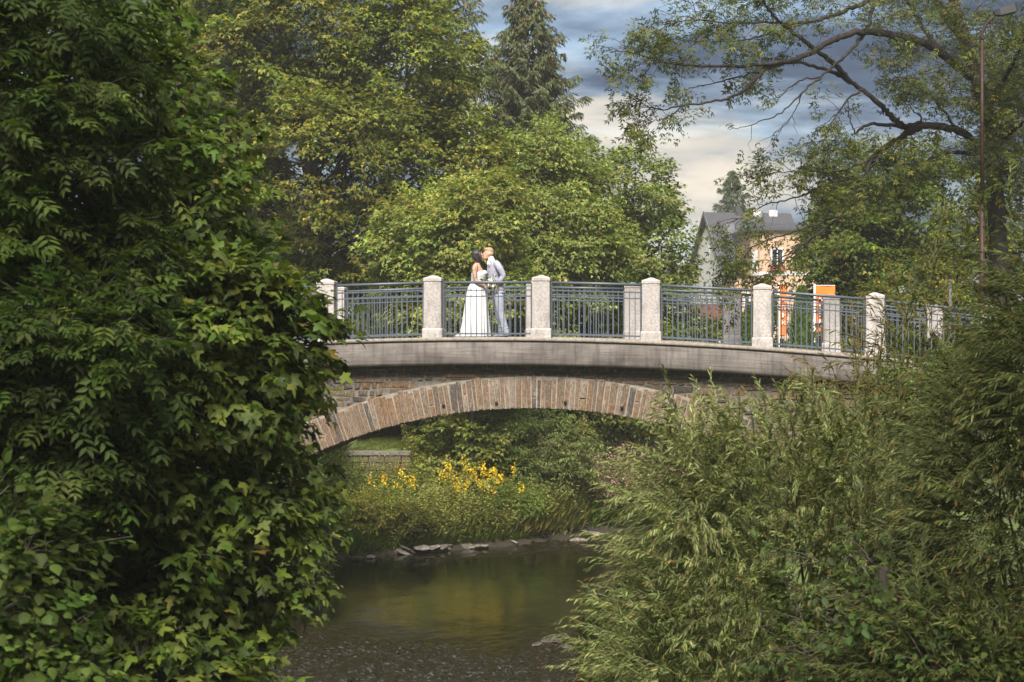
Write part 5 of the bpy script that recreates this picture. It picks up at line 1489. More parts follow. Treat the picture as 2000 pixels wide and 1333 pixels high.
for k_ in range(56):
    s = k_ / 55.0
    px = 770 + s * 250 + rr.normal(0, 7)
    py = np.interp(px, [760, 860, 1000, 1030], [1086, 1079, 1066, 1058]) - rr.uniform(0, 11)
    D = F * CAMZ / (py - 652)
    p = np.array(((px - 1000) / F * D, D, 0.02 + 0.10 * rr.random()))
    rock(p, rr.uniform(0.08, 0.26), rr.uniform(0.10, 0.22), rr.uniform(0.05, 0.11), 100 + k_, 'flat pale rock in the left shore ledge, ' + ('under the dark bush' if px < 850 else 'below the bright grass' if px < 935 else 'near the rapids'))
for k_, (px, py, sx, lab) in enumerate(((725, 1090, 0.16, 'round brown stone in the water left of the rock ledge'), (697, 1094, 0.2, 'dark wet stone beside the maple leaf tips'), (1130, 1058, 0.24, 'pinkish flat stone lying in the rapids'), (1140, 1040, 0.4, 'broad pale slab at the bend of the river'),
        (1152, 1022, 0.34, 'grey boulder behind the pale slab at the bend'), (1165, 1046, 0.22, 'small grey stone right of the pale slab'), (1080, 1255, 0.2, 'dark wet stone breaking the water near the right bank'), (1110, 1268, 0.14, 'small dark stone beside the wet stone by the right bank'), (1050, 1262, 0.1, 'tiny dark stone left of the wet stones by the right bank'))):
    D = F * CAMZ / (py - 652)
    rock(np.array(((px - 1000) / F * D, D, 0.03)), sx, sx * 0.7, sx * 0.4, 200 + k_, lab, M_wet if k_ in (1, 6, 7, 8) else M_rock, 'single stones in the river')

# ------------------------------------------------------------------ houses beyond the right bank
M_wallpale = noise_mat('pale_render', [(0.50, 0.485, 0.46), (0.60, 0.58, 0.555)], 1.2, 6, 0.9, 0.2, 30)
M_peach = noise_mat('peach_render', [(0.40, 0.26, 0.18), (0.47, 0.32, 0.23)], 0.8, 6, 0.9, 0.2, 30)
M_slate = noise_mat('slate_roof', [(0.028, 0.028, 0.034), (0.042, 0.042, 0.05), (0.06, 0.06, 0.07)], 6, 6, 0.55, 0.6, 9, (1, 1, 3.0), spec=0.4)
M_zinc = noise_mat('zinc_sheet', [(0.075, 0.08, 0.085), (0.11, 0.118, 0.125)], 2, 4, 0.5)
M_brown = noise_mat('brown_paint', [(0.075, 0.03, 0.02), (0.10, 0.042, 0.027)], 4, 4, 0.7)
M_white = noise_mat('white_paint', [(0.55, 0.55, 0.54), (0.66, 0.66, 0.65)], 4, 4, 0.6)
M_greenw = noise_mat('pale_green_render', [(0.36, 0.42, 0.35), (0.43, 0.49, 0.42)], 2, 4, 0.9)
m_, nt_, bs_g, o_ = new_mat('window_glass')
bs_g.inputs['Base Color'].default_value = (0.02, 0.025, 0.03, 1); bs_g.inputs['Roughness'].default_value = 0.08; bs_g.inputs['Specular IOR Level'].default_value = 0.8
M_glass = m_
M_red = noise_mat('red_geranium', [(0.30, 0.04, 0.04), (0.45, 0.10, 0.09)], 9, 4, 0.8)
M_dark = noise_mat('dark_grey_metal', [(0.012, 0.013, 0.015), (0.022, 0.023, 0.026)], 6, 4, 0.5)

def house_frame(ox, oy, ang):
    u = np.array((math.cos(ang), math.sin(ang), 0)); v = np.array((-math.sin(ang), math.cos(ang), 0))
    return lambda p: np.array((0, 0, 0)) + u * p[0] + v * p[1] + UP * p[2]
h = thing('gabled_house', 'pale gabled house with steep dark slate roof behind the railing', 'house', (17.3, 150, 4.6))
HM = house_frame(17.3, 150, math.radians(11.5))
LU, DV, ZE, ZR = 7.0, 8.0, 7.17, 11.3
def hb(name, lo, hi, mat, par=h, bevel=0, M=HM):
    m = MB(); m.box(lo, hi, M); return m.build(name, mat, par, bevel=bevel)
m = MB()
m.loft([[HM((u_, 0, -0.5)), HM((u_, DV, -0.5)), HM((u_, DV, ZE)), HM((u_, DV / 2, ZR - 0.1)), HM((u_, 0, ZE))] for u_ in (0, LU)])
m.build('wall', M_wallpale, h)
def slope(y0, z0, y1, z1, name):
    m = MB(); n_ = nrm(np.array((0, -(z1 - z0), (y1 - y0)))) * np.sign(y1 - y0) * 0.16
    m.loft([[HM((u_, y0, z0)), HM((u_, y1, z1)), HM((u_, y1 + n_[1], z1 + n_[2])), HM((u_, y0 + n_[1], z0 + n_[2]))] for u_ in (-0.35, LU + 0.3)])
    return m.build(name, M_slate, h)
sl_ = (ZR - ZE) / (DV / 2)
roof = slope(-0.5, ZE - 0.5 * sl_, DV / 2, ZR, 'roof')
slope(DV + 0.5, ZE - 0.5 * sl_, DV / 2, ZR, 'roof')
def verge(y0, z0, y1, z1):
    m = MB(); m.loft([[HM((-0.42, y, z - 0.22)), HM((-0.352, y, z - 0.22)), HM((-0.352, y, z + 0.2)), HM((-0.42, y, z + 0.2))] for y, z in ((y0, z0), (y1, z1))]); m.build('barge_board', M_brown if y0 > 4 else M_zinc, h)
verge(DV + 0.55, ZE - 0.55 * sl_, DV / 2 + 0.03, ZR); verge(-0.55, ZE - 0.55 * sl_, DV / 2 - 0.03, ZR)
def on_slope(u0, u1, ya, yb, lift, thick, name, mat, par):
    m = MB(); f = lambda y: ZE + y * sl_; n_ = nrm(np.array((0, -sl_, 1.0)))
    vs = []
    for l in (lift, lift + thick):
        for (u_, y) in ((u0, ya), (u1, ya), (u1, yb), (u0, yb)):
            vs.append(HM((u_, y + n_[1] * l, f(y) + n_[2] * l)))
    m.add(vs, [(0, 3, 2, 1), (4, 5, 6, 7), (0, 1, 5, 4), (1, 2, 6, 5), (2, 3, 7, 6), (3, 0, 4, 7)]); return m.build(name, mat, par)
sk = on_slope(1.15, 1.85, 2.05, 3.0, 0.10, 0.14, 'skylight', M_zinc, h)
on_slope(1.24, 1.76, 2.15, 2.9, 0.24, 0.03, 'pane', M_zinc, sk)
hb('chimney', (2.35, 3.6, ZR - 0.5), (2.95, 4.4, ZR + 0.62), M_slate); hb('chimney', (3.9, 3.6, ZR - 0.6), (4.6, 4.5, ZR + 0.35), M_wallpale); hb('chimney', (5.3, 3.6, ZR - 0.6), (6.0, 4.5, ZR + 0.35), M_wallpale)
d_ = hb('dormer', (1.35, 0.3, ZE + 0.4), (2.5, 3.0, ZE + 2.35), M_slate)
for u_ in (1.45, 1.98):
    hb('window', (u_, 0.25, ZE + 0.75), (u_ + 0.42, 0.31, ZE + 1.9), M_glass, d_)
for k_, (y, z, w_, hh) in enumerate(((2.2, 4.6, 0.5, 1.0), (4.6, 4.6, 0.5, 1.0), (2.2, 1.6, 0.6, 1.1), (4.6, 1.6, 0.6, 1.1))):
    wf = hb('window', (-0.05, y, z), (0.02, y + w_, z + hh), M_zinc); hb('pane', (-0.065, y + 0.06, z + 0.06), (-0.051, y + w_ - 0.06, z + hh - 0.06), M_glass, wf)
m = MB(); m.loft([[HM((x_, 4.0 + 0.55 * math.cos(a_), 8.0 + 0.75 * math.sin(a_))) for a_ in np.linspace(0, 2 * math.pi, 20, False)] for x_ in (-0.06, 0.05)]); m.build('oval_window', M_white, h)

ph = thing('mansard_house', 'peach rendered house with zinc roof edge behind the overhanging branches', 'house', (18.2, 138, 4.6))
PM = house_frame(18.2, 138, math.radians(2))
pb = lambda n, lo, hi, mat, par=ph, bevel=0: hb(n, lo, hi, mat, par, bevel, PM)
m = MB()
fp = [(0.0, 1.2), (0.5, 0.0), (7.5, 0.0), (7.5, 8.0), (0.0, 8.0)]
m.loft([[PM((x, y, z)) for x, y in fp] for z in (-0.5, 9.0)]); m.build('wall', M_peach, ph)
m = MB(); gp = [(-0.35, 1.05), (0.32, -0.35), (7.8, -0.35), (7.8, 8.3), (-0.35, 8.3)]
cxp = np.mean(np.array(gp), axis=0)
m.loft([[PM((*(cxp + (np.array(q) - cxp) * s_), z)) for q in gp] for s_, z in ((1.0, 8.98), (1.0, 9.16), (0.9, 9.4), (0.6, 9.6))]); m.build('roof', M_slate, ph)
m = MB(); m.loft([[PM((x, y, z)) for x, y in [(-0.06, 1.17), (0.47, -0.06), (7.55, -0.06), (7.55, 0.1), (0.55, 0.1), (0.06, 1.25)]] for z in (5.6, 5.85)]); m.build('string_course', M_wallpale, ph)
for (x, z, w_, hh) in ((1.45, 6.1, 0.75, 1.45), (4.0, 6.1, 0.75, 1.45), (5.8, 6.1, 0.75, 1.45), (1.45, 2.6, 0.8, 1.6), (4.0, 2.6, 0.8, 1.6)):
    wf = pb('window', (x - 0.1, -0.05, z - 0.1), (x + w_ + 0.1, 0.02, z + hh + 0.1), M_white)
    pb('pane', (x, -0.066, z), (x + w_, -0.051, z + hh), M_glass, wf); pb('mullion', (x + w_ / 2 - 0.03, -0.09, z), (x + w_ / 2 + 0.03, -0.067, z + hh), M_white, wf)
pb('flower_box', (1.3, -0.35, 5.95), (2.35, -0.06, 6.35), M_red)
m = MB()
for z0 in (6.1,):
    a_, b_ = np.array(PM((0.12, 0.9, 0))), np.array(PM((0.38, 0.3, 0)))
    n_ = nrm(np.array((-(b_ - a_)[1], (b_ - a_)[0], 0))) * -0.04
    m.loft([[a_ + n_ + UP * z, b_ + n_ + UP * z, b_ - n_ + UP * z, a_ - n_ + UP * z] for z in (z0, z0 + 1.4)])
m.build('window', M_white, ph)
# lower wing
pb('side_wing', (-1.5, 0.6, -0.5), (-0.03, 6.0, 5.6), M_peach)
m = MB(); m.loft([[PM((x, y, z)) for (x, y, z) in ((x0, 0.3, 5.61), (x0, 6.2, 5.61), (x0, 6.2, 5.75), (x0, 0.3, 5.75))] for x0 in (-1.75, -0.04)]); m.build('wing_roof', M_zinc, ph)
for x in (-1.15, -0.55):
    wf = pb('window', (x - 0.05, 0.55, 2.3), (x + 0.4, 0.61, 4.3), M_white); pb('pane', (x + 0.03, 0.535, 2.4), (x + 0.32, 0.548, 4.2), M_glass, wf)
m = MB(); m.tube([PM((-1.42, 0.5, 5.5)), PM((-1.42, 0.5, 0))], 0.07, 6); m.build('downpipe', M_dark, ph)
gh = thing('garden_shed', 'pale green flat-roofed annexe squeezed between the two houses', 'shed', (16.4, 144, 4.6))
m = MB(); m.box((0, 0, -0.3), (1.2, 3, 4.9)); m.build('wall', M_greenw, gh)
m = MB(); m.box((-0.15, -0.2, 4.9), (1.35, 3.1, 5.1)); m.build('roof', M_zinc, gh)
sh_ = thing('wooden_shed', 'low dark shed with reddish roof seen through the railing', 'shed', (9.1, 92, 4.7))
m = MB(); m.box((0, 0, -0.4), (1.5, 2.2, 1.9)); m.build('wall', M_brown, sh_)
m = MB(); m.loft([[(x, -0.25, 1.8), (x, 1.1, 2.5), (x, 2.45, 1.8), (x, 2.45, 1.9), (x, 1.1, 2.62), (x, -0.25, 1.9)] for x in (-0.2, 1.7)]); m.build('roof', M_brown, sh_)
lw = thing('garden_wall', 'low white garden wall seen through the railing left of the pale house', 'wall', (7.4, 76, 4.6))
m = MB(); m.box((0, 0, -0.3), (3.2, 0.25, 0.95)); m.build('wall_body', M_white, lw)
m = MB(); m.box((-0.05, -0.05, 0.952), (3.25, 0.3, 1.03)); m.build('coping', M_zinc, lw)

# banners
M_orange = noise_mat('orange_cloth', [(0.72, 0.15, 0.022), (0.82, 0.19, 0.03)], 3, 4, 0.75)
def glyphs(parent, x0, x1, zs, hgt, y):
    """white stacked capital-like marks"""
    pats = ['101/111/001', '111/101/101', '110/011/110', '101/111/101']
    for k_, z in enumerate(zs):
        rows = pats[k_ % 4].split('/')
        m = MB(); cw = (x1 - x0) / 3; ch = hgt / 3
        for i_, rw in enumerate(rows):
            for j_, c in enumerate(rw):
                if c == '1':
                    m.box((x0 + j_ * cw, y - 0.004, z - (i_ + 1) * ch), (x0 + (j_ + 1) * cw + 0.002, y, z - i_ * ch + 0.002))
        m.build('lettering', M_white, parent)
def banner(label, pxl, pxr, ytop, ybot, D, glx):
    a = P(pxl, ytop, D); x1 = (pxr - pxl) / F * D; zb = (ybot - ytop) / F * D
    t = thing('banner_flag', label, 'banner', (a[0], D, gz(a[0], D)), 'orange banners behind the bridge')
    o = np.asarray(t.location); zt = a[2] - o[2]
    m = MB(); m.tube([(-0.035, 0, 0), (-0.035, 0, zt + 0.05)], 0.03, 8); m.build('pole', M_white, t, True)
    m = MB(); n_ = 12
    V = []
    rows = [[(x1 * s_, 0.03 * math.sin(3.2 * s_ + 2.1 * q) * s_, zt - zb * q) for s_ in np.linspace(0, 1, 6)] for q in np.linspace(0, 1, n_)]
    for off in (0, 0.006):
        b0 = len(m.v); m.v += [(x, y + off, z) for rw in rows for x, y, z in rw]
        m.f += [(b0 + i_ * 6 + j_, b0 + i_ * 6 + j_ + 1, b0 + (i_ + 1) * 6 + j_ + 1, b0 + (i_ + 1) * 6 + j_) for i_ in range(n_ - 1) for j_ in range(5)]
    m.build('cloth', M_orange, t, True)
    m = MB(); m.tube([(-0.035, 0, zt), (x1, 0, zt)], 0.014, 6); m.build('cross_bar', M_white, t)
    glyphs(t, x1 * glx[0], x1 * glx[1], [zt - zb * q for q in (0.26, 0.41, 0.56, 0.71)], zb * 0.085, -0.05)
banner('narrow orange banner with white lettering seen almost edge-on', 1523, 1536, 557, 655, 60, (0.15, 0.75))
banner('wide orange banner with white lettering right of the thuja', 1593, 1631, 558, 652, 60, (0.12, 0.48))
sg = thing('sign_board', 'dark grey sign board with pale top behind the wide orange banner', 'sign', (P(1632, 562, 62)[0], 62, gz(P(1632, 562, 62)[0], 62)))
zs_ = P(1632, 562, 62)[2] - sg.location[2]
m = MB(); m.box((0, 0, zs_ - 0.9), (0.32, 0.08, zs_)); m.build('board', M_dark, sg)
m = MB(); m.box((-0.02, -0.01, zs_ + 0.002), (0.34, 0.09, zs_ + 0.05)); m.build('top_trim', M_white, sg)
m = MB(); m.tube([(0.16, 0.04, 0), (0.16, 0.04, zs_ - 0.9)], 0.04, 8); m.build('pole', M_dark, sg)

# street lamp and pale pole
M_rust = noise_mat('rusty_brown_paint', [(0.016, 0.007, 0.006), (0.032, 0.012, 0.010), (0.046, 0.019, 0.015)], 10, 6, 0.6, 0.3, 40)
ld = 39.6
lx = P(1918, 70, ld)
lamp = thing('street_lamp', 'rust brown street lamp with dark angular head at top right', 'lamp', (lx[0], ld, 5.2))
lo = np.asarray(lamp.location)
m = MB(); m.tube([(0, 0, -0.3), (0, 0, 3.4)], [0.06, 0.055], 10); m.build('lower_pole', M_rust, lamp, True)
m = MB(); m.tube([(0, 0, 3.4), (0, 0, lx[2] - lo[2] - 0.1)], [0.040, 0.034], 10); m.build('pole', M_rust, lamp, True)
p_end = P(1944, 30, ld) - lo
m = MB(); m.tube(smooth_path([(0, 0, lx[2] - lo[2] - 0.1), (0.01, 0, lx[2] - lo[2] + 0.06), (0.1, 0, lx[2] - lo[2] + 0.26), p_end], 12), 0.030, 10); m.build('arm', M_rust, lamp, True)
e0, e1 = P(1941, 27, ld) - lo, P(1986, 15, ld) - lo
ax_ = nrm(e1 - e0); up_ = nrm(np.cross(np.array((0, 1.0, 0)), ax_)) * -1
if up_[2] < 0: up_ = -up_
m = MB()
L_ = np.linalg.norm(e1 - e0)
m.loft([[e0 + ax_ * s_ + np.array((0, w_, 0)) * sg_ + up_ * z_ for sg_, z_ in ((-1, lo_), (1, lo_), (0.8, hi_), (-0.8, hi_))] for s_, w_, lo_, hi_ in ((0, 0.05, -0.05, 0.05), (0.12, 0.11, -0.09, 0.08), (L_ * 0.9, 0.12, -0.09, 0.10), (L_, 0.09, -0.05, 0.08))]); m.build('lamp_head', M_dark, lamp, bevel=0.008)
m = MB(); m.loft([[e0 + ax_ * s_ + np.array((0, 0.08, 0)) * sg_ + up_ * z_ for sg_, z_ in ((-1, -0.115), (1, -0.115), (1, -0.088), (-1, -0.088))] for s_ in (0.16, L_ * 0.85)]); m.build('lamp_glass', M_zinc, lamp, bevel=0.006)
pp_ = P(1856, 545, 46)
gp_ = thing('metal_pole', 'pale galvanised pole behind the willow at the right bridge end', 'pole', (pp_[0], 46, 5.2))
m = MB(); m.tube([(0, 0, -0.3), (0, 0, pp_[2] - 5.2)], 0.035, 8); m.build('shaft', M_white, gp_, True)
m = MB(); m.tube([(0, 0, pp_[2] - 5.2), (0, 0, pp_[2] - 5.15)], 0.045, 8); m.build('cap', M_zinc, gp_, True)

# ------------------------------------------------------------------ the couple
PD = 39.35
ZS = PD / F / 6.667
def Q(zx, zy, dy=0.0):
    """position in the couple's own drawing grid (1 unit = 1.65 mm)"""
    p = P(890 + zx / 6.667, 470 + zy / 6.667, PD); p[1] += dy
    return p
FOOT = float(deck(t_at(960, 1.2)))
def ell_ring(c, hx, hy, n=20, tilt=0.0):
    a = np.arange(n) * 2 * math.pi / n
    x = np.cos(a) * hx; y = np.sin(a) * hy
    return np.column_stack([c[0] + x * math.cos(tilt), c[1] + y, c[2] + x * math.sin(tilt)])
def limb(mb, pts, rad, n=12, sub=5):
    p = smooth_path(pts, (len(pts) - 1) * sub + 1); x = np.linspace(0, len(pts) - 1, len(p)); rr = np.interp(x, range(len(pts)), rad)
    mb.loft(tube_rings(p, rr, n))
    for q, r_ in ((p[0], rr[0]), (p[-1], rr[-1])): ball(mb, q, (r_ * .98,) * 3, 8, 6)
def ball(mb, c, rad, n=16, m=10, rot=None):
    R = []
    for i_ in range(m + 1):
        t_ = math.pi * i_ / m; s_ = max(math.sin(t_), 1e-3); a = np.arange(n) * 2 * math.pi / n
        v = np.column_stack([np.cos(a) * s_ * rad[0], np.sin(a) * s_ * rad[1], np.full(n, math.cos(t_) * rad[2])])
        if rot is not None:
            ca, sa = math.cos(rot), math.sin(rot)
            v = np.column_stack([v[:, 0] * ca - v[:, 2] * sa, v[:, 1], v[:, 0] * sa + v[:, 2] * ca])
        R.append(np.asarray(c) + v)
    mb.loft(R)
def fuse(mb, name, mat, parent, org, voxel=0.008, sm=4):
    """closed shapes -> one continuous surface"""
    me = bpy.data.meshes.new('tmp'); me.from_pydata([tuple(np.asarray(v) - org) for v in mb.v], [], mb.f)
    bm = bmesh.new(); bm.from_mesh(me); bmesh.ops.recalc_face_normals(bm, faces=bm.faces); bm.to_mesh(me); bm.free()
    o = bpy.data.objects.new('tmp', me); COL.objects.link(o)
    md = o.modifiers.new('r', 'REMESH'); md.mode = 'VOXEL'; md.voxel_size = voxel; md.use_smooth_shade = True
    s_ = o.modifiers.new('s', 'SMOOTH'); s_.factor = 0.5; s_.iterations = sm
    dg = bpy.context.evaluated_depsgraph_get(); dg.update()
    m2 = bpy.data.meshes.new_from_object(o.evaluated_get(dg)); m2.name = name
    bpy.data.objects.remove(o, do_unlink=True); bpy.data.meshes.remove(me)
    m2.materials.clear(); m2.materials.append(mat)
    return link(name, m2, parent)
M_skin_f = noise_mat('tanned_skin', [(0.36, 0.19, 0.125), (0.46, 0.27, 0.19)], 9, 4, 0.55)
M_skin_tat = noise_mat('tattooed_skin', [(0.16, 0.105, 0.085), (0.40, 0.23, 0.16), (0.46, 0.28, 0.20)], 24, 5, 0.55, pos=[0.38, 0.48, 0.62])
M_skin_m = noise_mat('fair_skin', [(0.44, 0.26, 0.19), (0.55, 0.35, 0.26)], 9, 4, 0.55)
M_hair_d = noise_mat('dark_hair', [(0.010, 0.008, 0.009), (0.028, 0.02, 0.022)], 60, 4, 0.4, 0.7, 80, (1, 1, 0.12), spec=0.5)
M_hair_s = noise_mat('sandy_hair', [(0.24, 0.14, 0.085), (0.36, 0.23, 0.14)], 60, 4, 0.6, 0.5, 80)
M_hair_shave = noise_mat('shaved_hair', [(0.30, 0.19, 0.145), (0.40, 0.26, 0.20)], 60, 4, 0.7)
M_dress = noise_mat('white_satin', [(0.56, 0.55, 0.56), (0.64, 0.63, 0.64)], 4, 4, 0.6)
M_lace = noise_mat('white_lace', [(0.42, 0.41, 0.42), (0.64, 0.63, 0.64)], 60, 4, 0.7, 0.8, 70)
M_suit = noise_mat('grey_check_cloth', [(0.20, 0.20, 0.255), (0.29, 0.29, 0.36), (0.36, 0.355, 0.42)], 40, 4, 0.85, 0.3, 60)
M_trouser = noise_mat('grey_blue_cloth', [(0.21, 0.225, 0.28), (0.29, 0.31, 0.37)], 14, 5, 0.85, 0.5, 20)
M_shoe = noise_mat('blue_grey_leather', [(0.10, 0.12, 0.16), (0.15, 0.17, 0.21)], 14, 4, 0.5)
M_eye = noise_mat('dark_eye', [(0.015, 0.012, 0.01), (0.03, 0.02, 0.018)], 9, 2, 0.3)
M_lip = noise_mat('lips', [(0.35, 0.12, 0.10), (0.42, 0.16, 0.13)], 9, 2, 0.5)

def hand(mb, wrist, d, nrm_, curl, sgn=1, size=1.0):
    """palm, four fingers of different lengths with two bends, thumb from the side of the palm"""
    d = nrm(np.asarray(d, float)); n_ = nrm(np.asarray(nrm_, float) - d * np.dot(d, nrm_)); s_ = np.cross(d, n_) * sgn
    k = size
    palm = [np.asarray(wrist) + d * x for x in (0.0, 0.035 * k, 0.08 * k)]
    R = []
    for c, wd, th in zip(palm, (0.026, 0.038, 0.04), (0.018, 0.017, 0.013)):
        a = np.arange(10) * 2 * math.pi / 10
        R.append(c + np.cos(a)[:, None] * s_ * wd * k + np.sin(a)[:, None] * n_ * th * k)
    mb.loft(R)
    for q, L_ in zip((-0.029, -0.0095, 0.0095, 0.029), (0.062, 0.075, 0.078, 0.068)):
        p0 = palm[2] + s_ * q * k - d * 0.008 * k
        pts = [p0]; dd = d.copy()
        for seg in (0.45, 0.32, 0.25):
            dd = nrm(dd * math.cos(curl) - n_ * math.sin(curl)); pts.append(pts[-1] + dd * L_ * seg * k)
        limb(mb, pts, [0.0095 * k, 0.009 * k, 0.0085 * k, 0.0075 * k], 8, 2)
    p0 = palm[1] + s_ * 0.030 * k - d * 0.012 * k
    pts = [p0, p0 + (d * 0.5 + s_ * 0.75 - n_ * 0.25) * 0.04 * k, p0 + (d * 0.9 + s_ * 0.75 - n_ * 0.6) * 0.062 * k]
    limb(mb, pts, [0.012 * k, 0.0105 * k, 0.009 * k], 8, 2)

# ---- bride
br = Q(270, 1258); br[2] = FOOT
bride = thing('person', 'woman with dark bob in strapless white wedding gown kissing the man in grey', 'person', br)
mb = MB()
hc = Q(300, 203)
ball(mb, hc, (0.092, 0.074, 0.112), 20, 14, 0.12)                            # skull
ball(mb, hc + (0.045, 0, -0.035), (0.055, 0.055, 0.078), 16, 10, 0.25)       # face
limb(mb, [hc + (0.085, 0, 0.03), hc + (0.108, 0, -0.012), hc + (0.100, 0, -0.022)], [0.009, 0.015, 0.012], 8, 3)   # nose
ball(mb, hc + (0.082, 0, -0.088), (0.022, 0.026, 0.02), 10, 8)               # chin
ball(mb, hc + (0.093, 0, -0.050), (0.013, 0.022, 0.013), 10, 8)              # lips
limb(mb, [Q(292, 240), Q(285, 285), Q(275, 330)], [0.052, 0.050, 0.062], 14)
R = []
for zx, zy, hx, hy in ((280, 300, 0.06, 0.07), (272, 325, 0.085, 0.135), (275, 355, 0.105, 0.175), (290, 400, 0.13, 0.165), (305, 450, 0.15, 0.155), (295, 510, 0.14, 0.14), (285, 560, 0.13, 0.13)):
    R.append(ell_ring(Q(zx, zy), hx, hy))
mb.loft(R)
limb(mb, [Q(262, 335, -0.165), Q(252, 380, -0.195), Q(250, 450, -0.205), Q(262, 525, -0.20)], [0.052, 0.056, 0.050, 0.043])
limb(mb, [Q(262, 525, -0.20), Q(315, 562, -0.20), Q(378, 592, -0.165)], [0.043, 0.042, 0.029])
hand(mb, Q(378, 592, -0.165), (1, 0.15, -0.18), (0.1, -0.9, 0.3), 0.75, 1)
limb(mb, [Q(275, 335, 0.165), Q(270, 400, 0.20), Q(290, 510, 0.20)], [0.052, 0.052, 0.042])
limb(mb, [Q(290, 510, 0.20), Q(345, 590, 0.15), Q(400, 665, 0.03)], [0.042, 0.040, 0.029])
hand(mb, Q(400, 665, 0.03), (0.75, -0.1, -0.65), (-0.3, -0.8, 0.3), 0.55, -1)
fuse(mb, 'body', M_skin_tat, bride, br, 0.0075, 4)
mb = MB(); ball(mb, hc + (0.066, -0.045, 0.006), (0.010, 0.012, 0.008), 10, 8); ball(mb, hc + (0.066, 0.045, 0.006), (0.010, 0.012, 0.008), 10, 8)
mb.v = [tuple(np.asarray(v) - br) for v in mb.v]; mb.build('eyes', M_eye, bride, True)
# hair: chin-length bob, longer to the front
mb = MB()
ball(mb, Q(272, 186), (0.112, 0.100, 0.118), 18, 12, 0.1)
R = []
for zx, zy, hx, hy in ((272, 180, 0.105, 0.096), (268, 215, 0.108, 0.100), (272, 250, 0.098, 0.098), (285, 272, 0.078, 0.09), (296, 284, 0.05, 0.07)):
    R.append(ell_ring(Q(zx, zy), hx, hy, 20, -0.25))
mb.loft(R)
limb(mb, [Q(310, 165, -0.075), Q(322, 215, -0.088), Q(326, 262, -0.085), Q(322, 286, -0.08)], [0.03, 0.034, 0.03, 0.012])
limb(mb, [Q(310, 165, 0.075), Q(322, 215, 0.088), Q(326, 262, 0.085), Q(322, 286, 0.08)], [0.03, 0.034, 0.03, 0.012])
fuse(mb, 'hair', M_hair_d, bride, br, 0.008, 3)
# gown
mb = MB()
R = []
for zx, zy, hx, hy in ((322, 402, 0.128, 0.160), (306, 425, 0.166, 0.176), (304, 450, 0.170, 0.178), (297, 500, 0.158, 0.162), (287, 545, 0.150, 0.150), (284, 566, 0.152, 0.150)):
    R.append(ell_ring(Q(zx, zy), hx, hy, 28, 0.12 if zy < 410 else 0.0))
mb.loft(R)
ball(mb, Q(378, 425, -0.07), (0.055, 0.07, 0.06)); ball(mb, Q(378, 425, 0.07), (0.055, 0.07, 0.06))
fuse(mb, 'bodice', M_lace, bride, br, 0.009, 3)
rg = np.random.default_rng(8)
phs = rg.uniform(0, 6.28, 6)
def skirt():
    R = []; n = 144; a = np.arange(n) * 2 * math.pi / n
    st = [(284, 560, 0.150, 0.148), (282, 590, 0.178, 0.165), (276, 640, 0.205, 0.195), (272, 720, 0.222, 0.22), (266, 850, 0.245, 0.25), (262, 980, 0.268, 0.29), (258, 1110, 0.290, 0.33), (254, 1200, 0.312, 0.36), (252, 1243, 0.325, 0.38), (251, 1252, 0.328, 0.385)]
    for i_, (zx, zy, hx, hy) in enumerate(st):
        g = min(1.0, i_ / 6.0)
        pl = 1 + g * (0.030 * np.sin(13 * a + phs[0]) + 0.020 * np.sin(21 * a + phs[1] + 0.3 * i_) + 0.016 * np.sin(7 * a + phs[2]))
        c = Q(zx, zy)
        xx = np.cos(a) * hx * pl; yy = np.sin(a) * hy * pl
        zz_ = np.full(n, c[2])
        if zy > 1190:                                                    # the train runs out behind her
            back = np.clip(-np.cos(a), 0, 1) ** 2
            xx = xx - back * {1200: 0.02, 1243: 0.10, 1252: 0.17}[zy]
        R.append(np.column_stack([c[0] + xx, c[1] + yy, np.maximum(zz_, FOOT + 0.012)]))
    m = MB(); m.loft([r_ - br for r_ in R], True)
    return m
skirt().build('skirt', M_dress, bride, True)
# ---- groom
gr = Q(610, 1255); gr[2] = FOOT
groom = thing('person', 'man with sandy cropped hair in light grey suit leaning in to kiss the bride', 'person', gr)
mb = MB()
gc = Q(432, 165)
ball(mb, gc, (0.100, 0.078, 0.122), 20, 14, -0.08)
ball(mb, gc + (-0.045, 0, -0.04), (0.058, 0.058, 0.088), 16, 10, -0.2)
limb(mb, [gc + (-0.088, 0, 0.03), gc + (-0.112, 0, -0.018), gc + (-0.102, 0, -0.028)], [0.010, 0.016, 0.013], 8, 3)
ball(mb, gc + (-0.088, 0, -0.108), (0.026, 0.032, 0.024), 10, 8)
ball(mb, gc + (-0.098, 0, -0.062), (0.012, 0.022, 0.013), 10, 8)
for s_ in (-1, 1):
    ball(mb, gc + (0.012, s_ * 0.080, -0.018), (0.020, 0.010, 0.034), 10, 8, -0.2)
limb(mb, [Q(445, 205), Q(455, 245), Q(470, 285)], [0.060, 0.060, 0.068], 14)
R = [ell_ring(Q(zx, zy), hx, hy) for zx, zy, hx, hy in ((470, 275, 0.07, 0.07), (492, 310, 0.10, 0.16), (500, 400, 0.10, 0.15), (530, 560, 0.10, 0.13), (553, 690, 0.11, 0.14))]
mb.loft(R)
limb(mb, [Q(530, 315, -0.18), Q(590, 400, -0.215), Q(618, 465, -0.21)], [0.05, 0.047, 0.042]); limb(mb, [Q(618, 465, -0.21), Q(580, 520, -0.2), Q(548, 570, -0.185)], [0.042, 0.04, 0.031])
hand(mb, Q(548, 570, -0.185), (-0.45, 0.05, -0.9), (-0.4, -0.8, 0.2), 0.4, 1, 1.1)
limb(mb, [Q(480, 320, 0.18), Q(470, 420, 0.22), Q(465, 520, 0.2)], [0.05, 0.047, 0.042]); limb(mb, [Q(465, 520, 0.2), Q(455, 610, 0.13), Q(445, 668, 0.05)], [0.042, 0.04, 0.031])
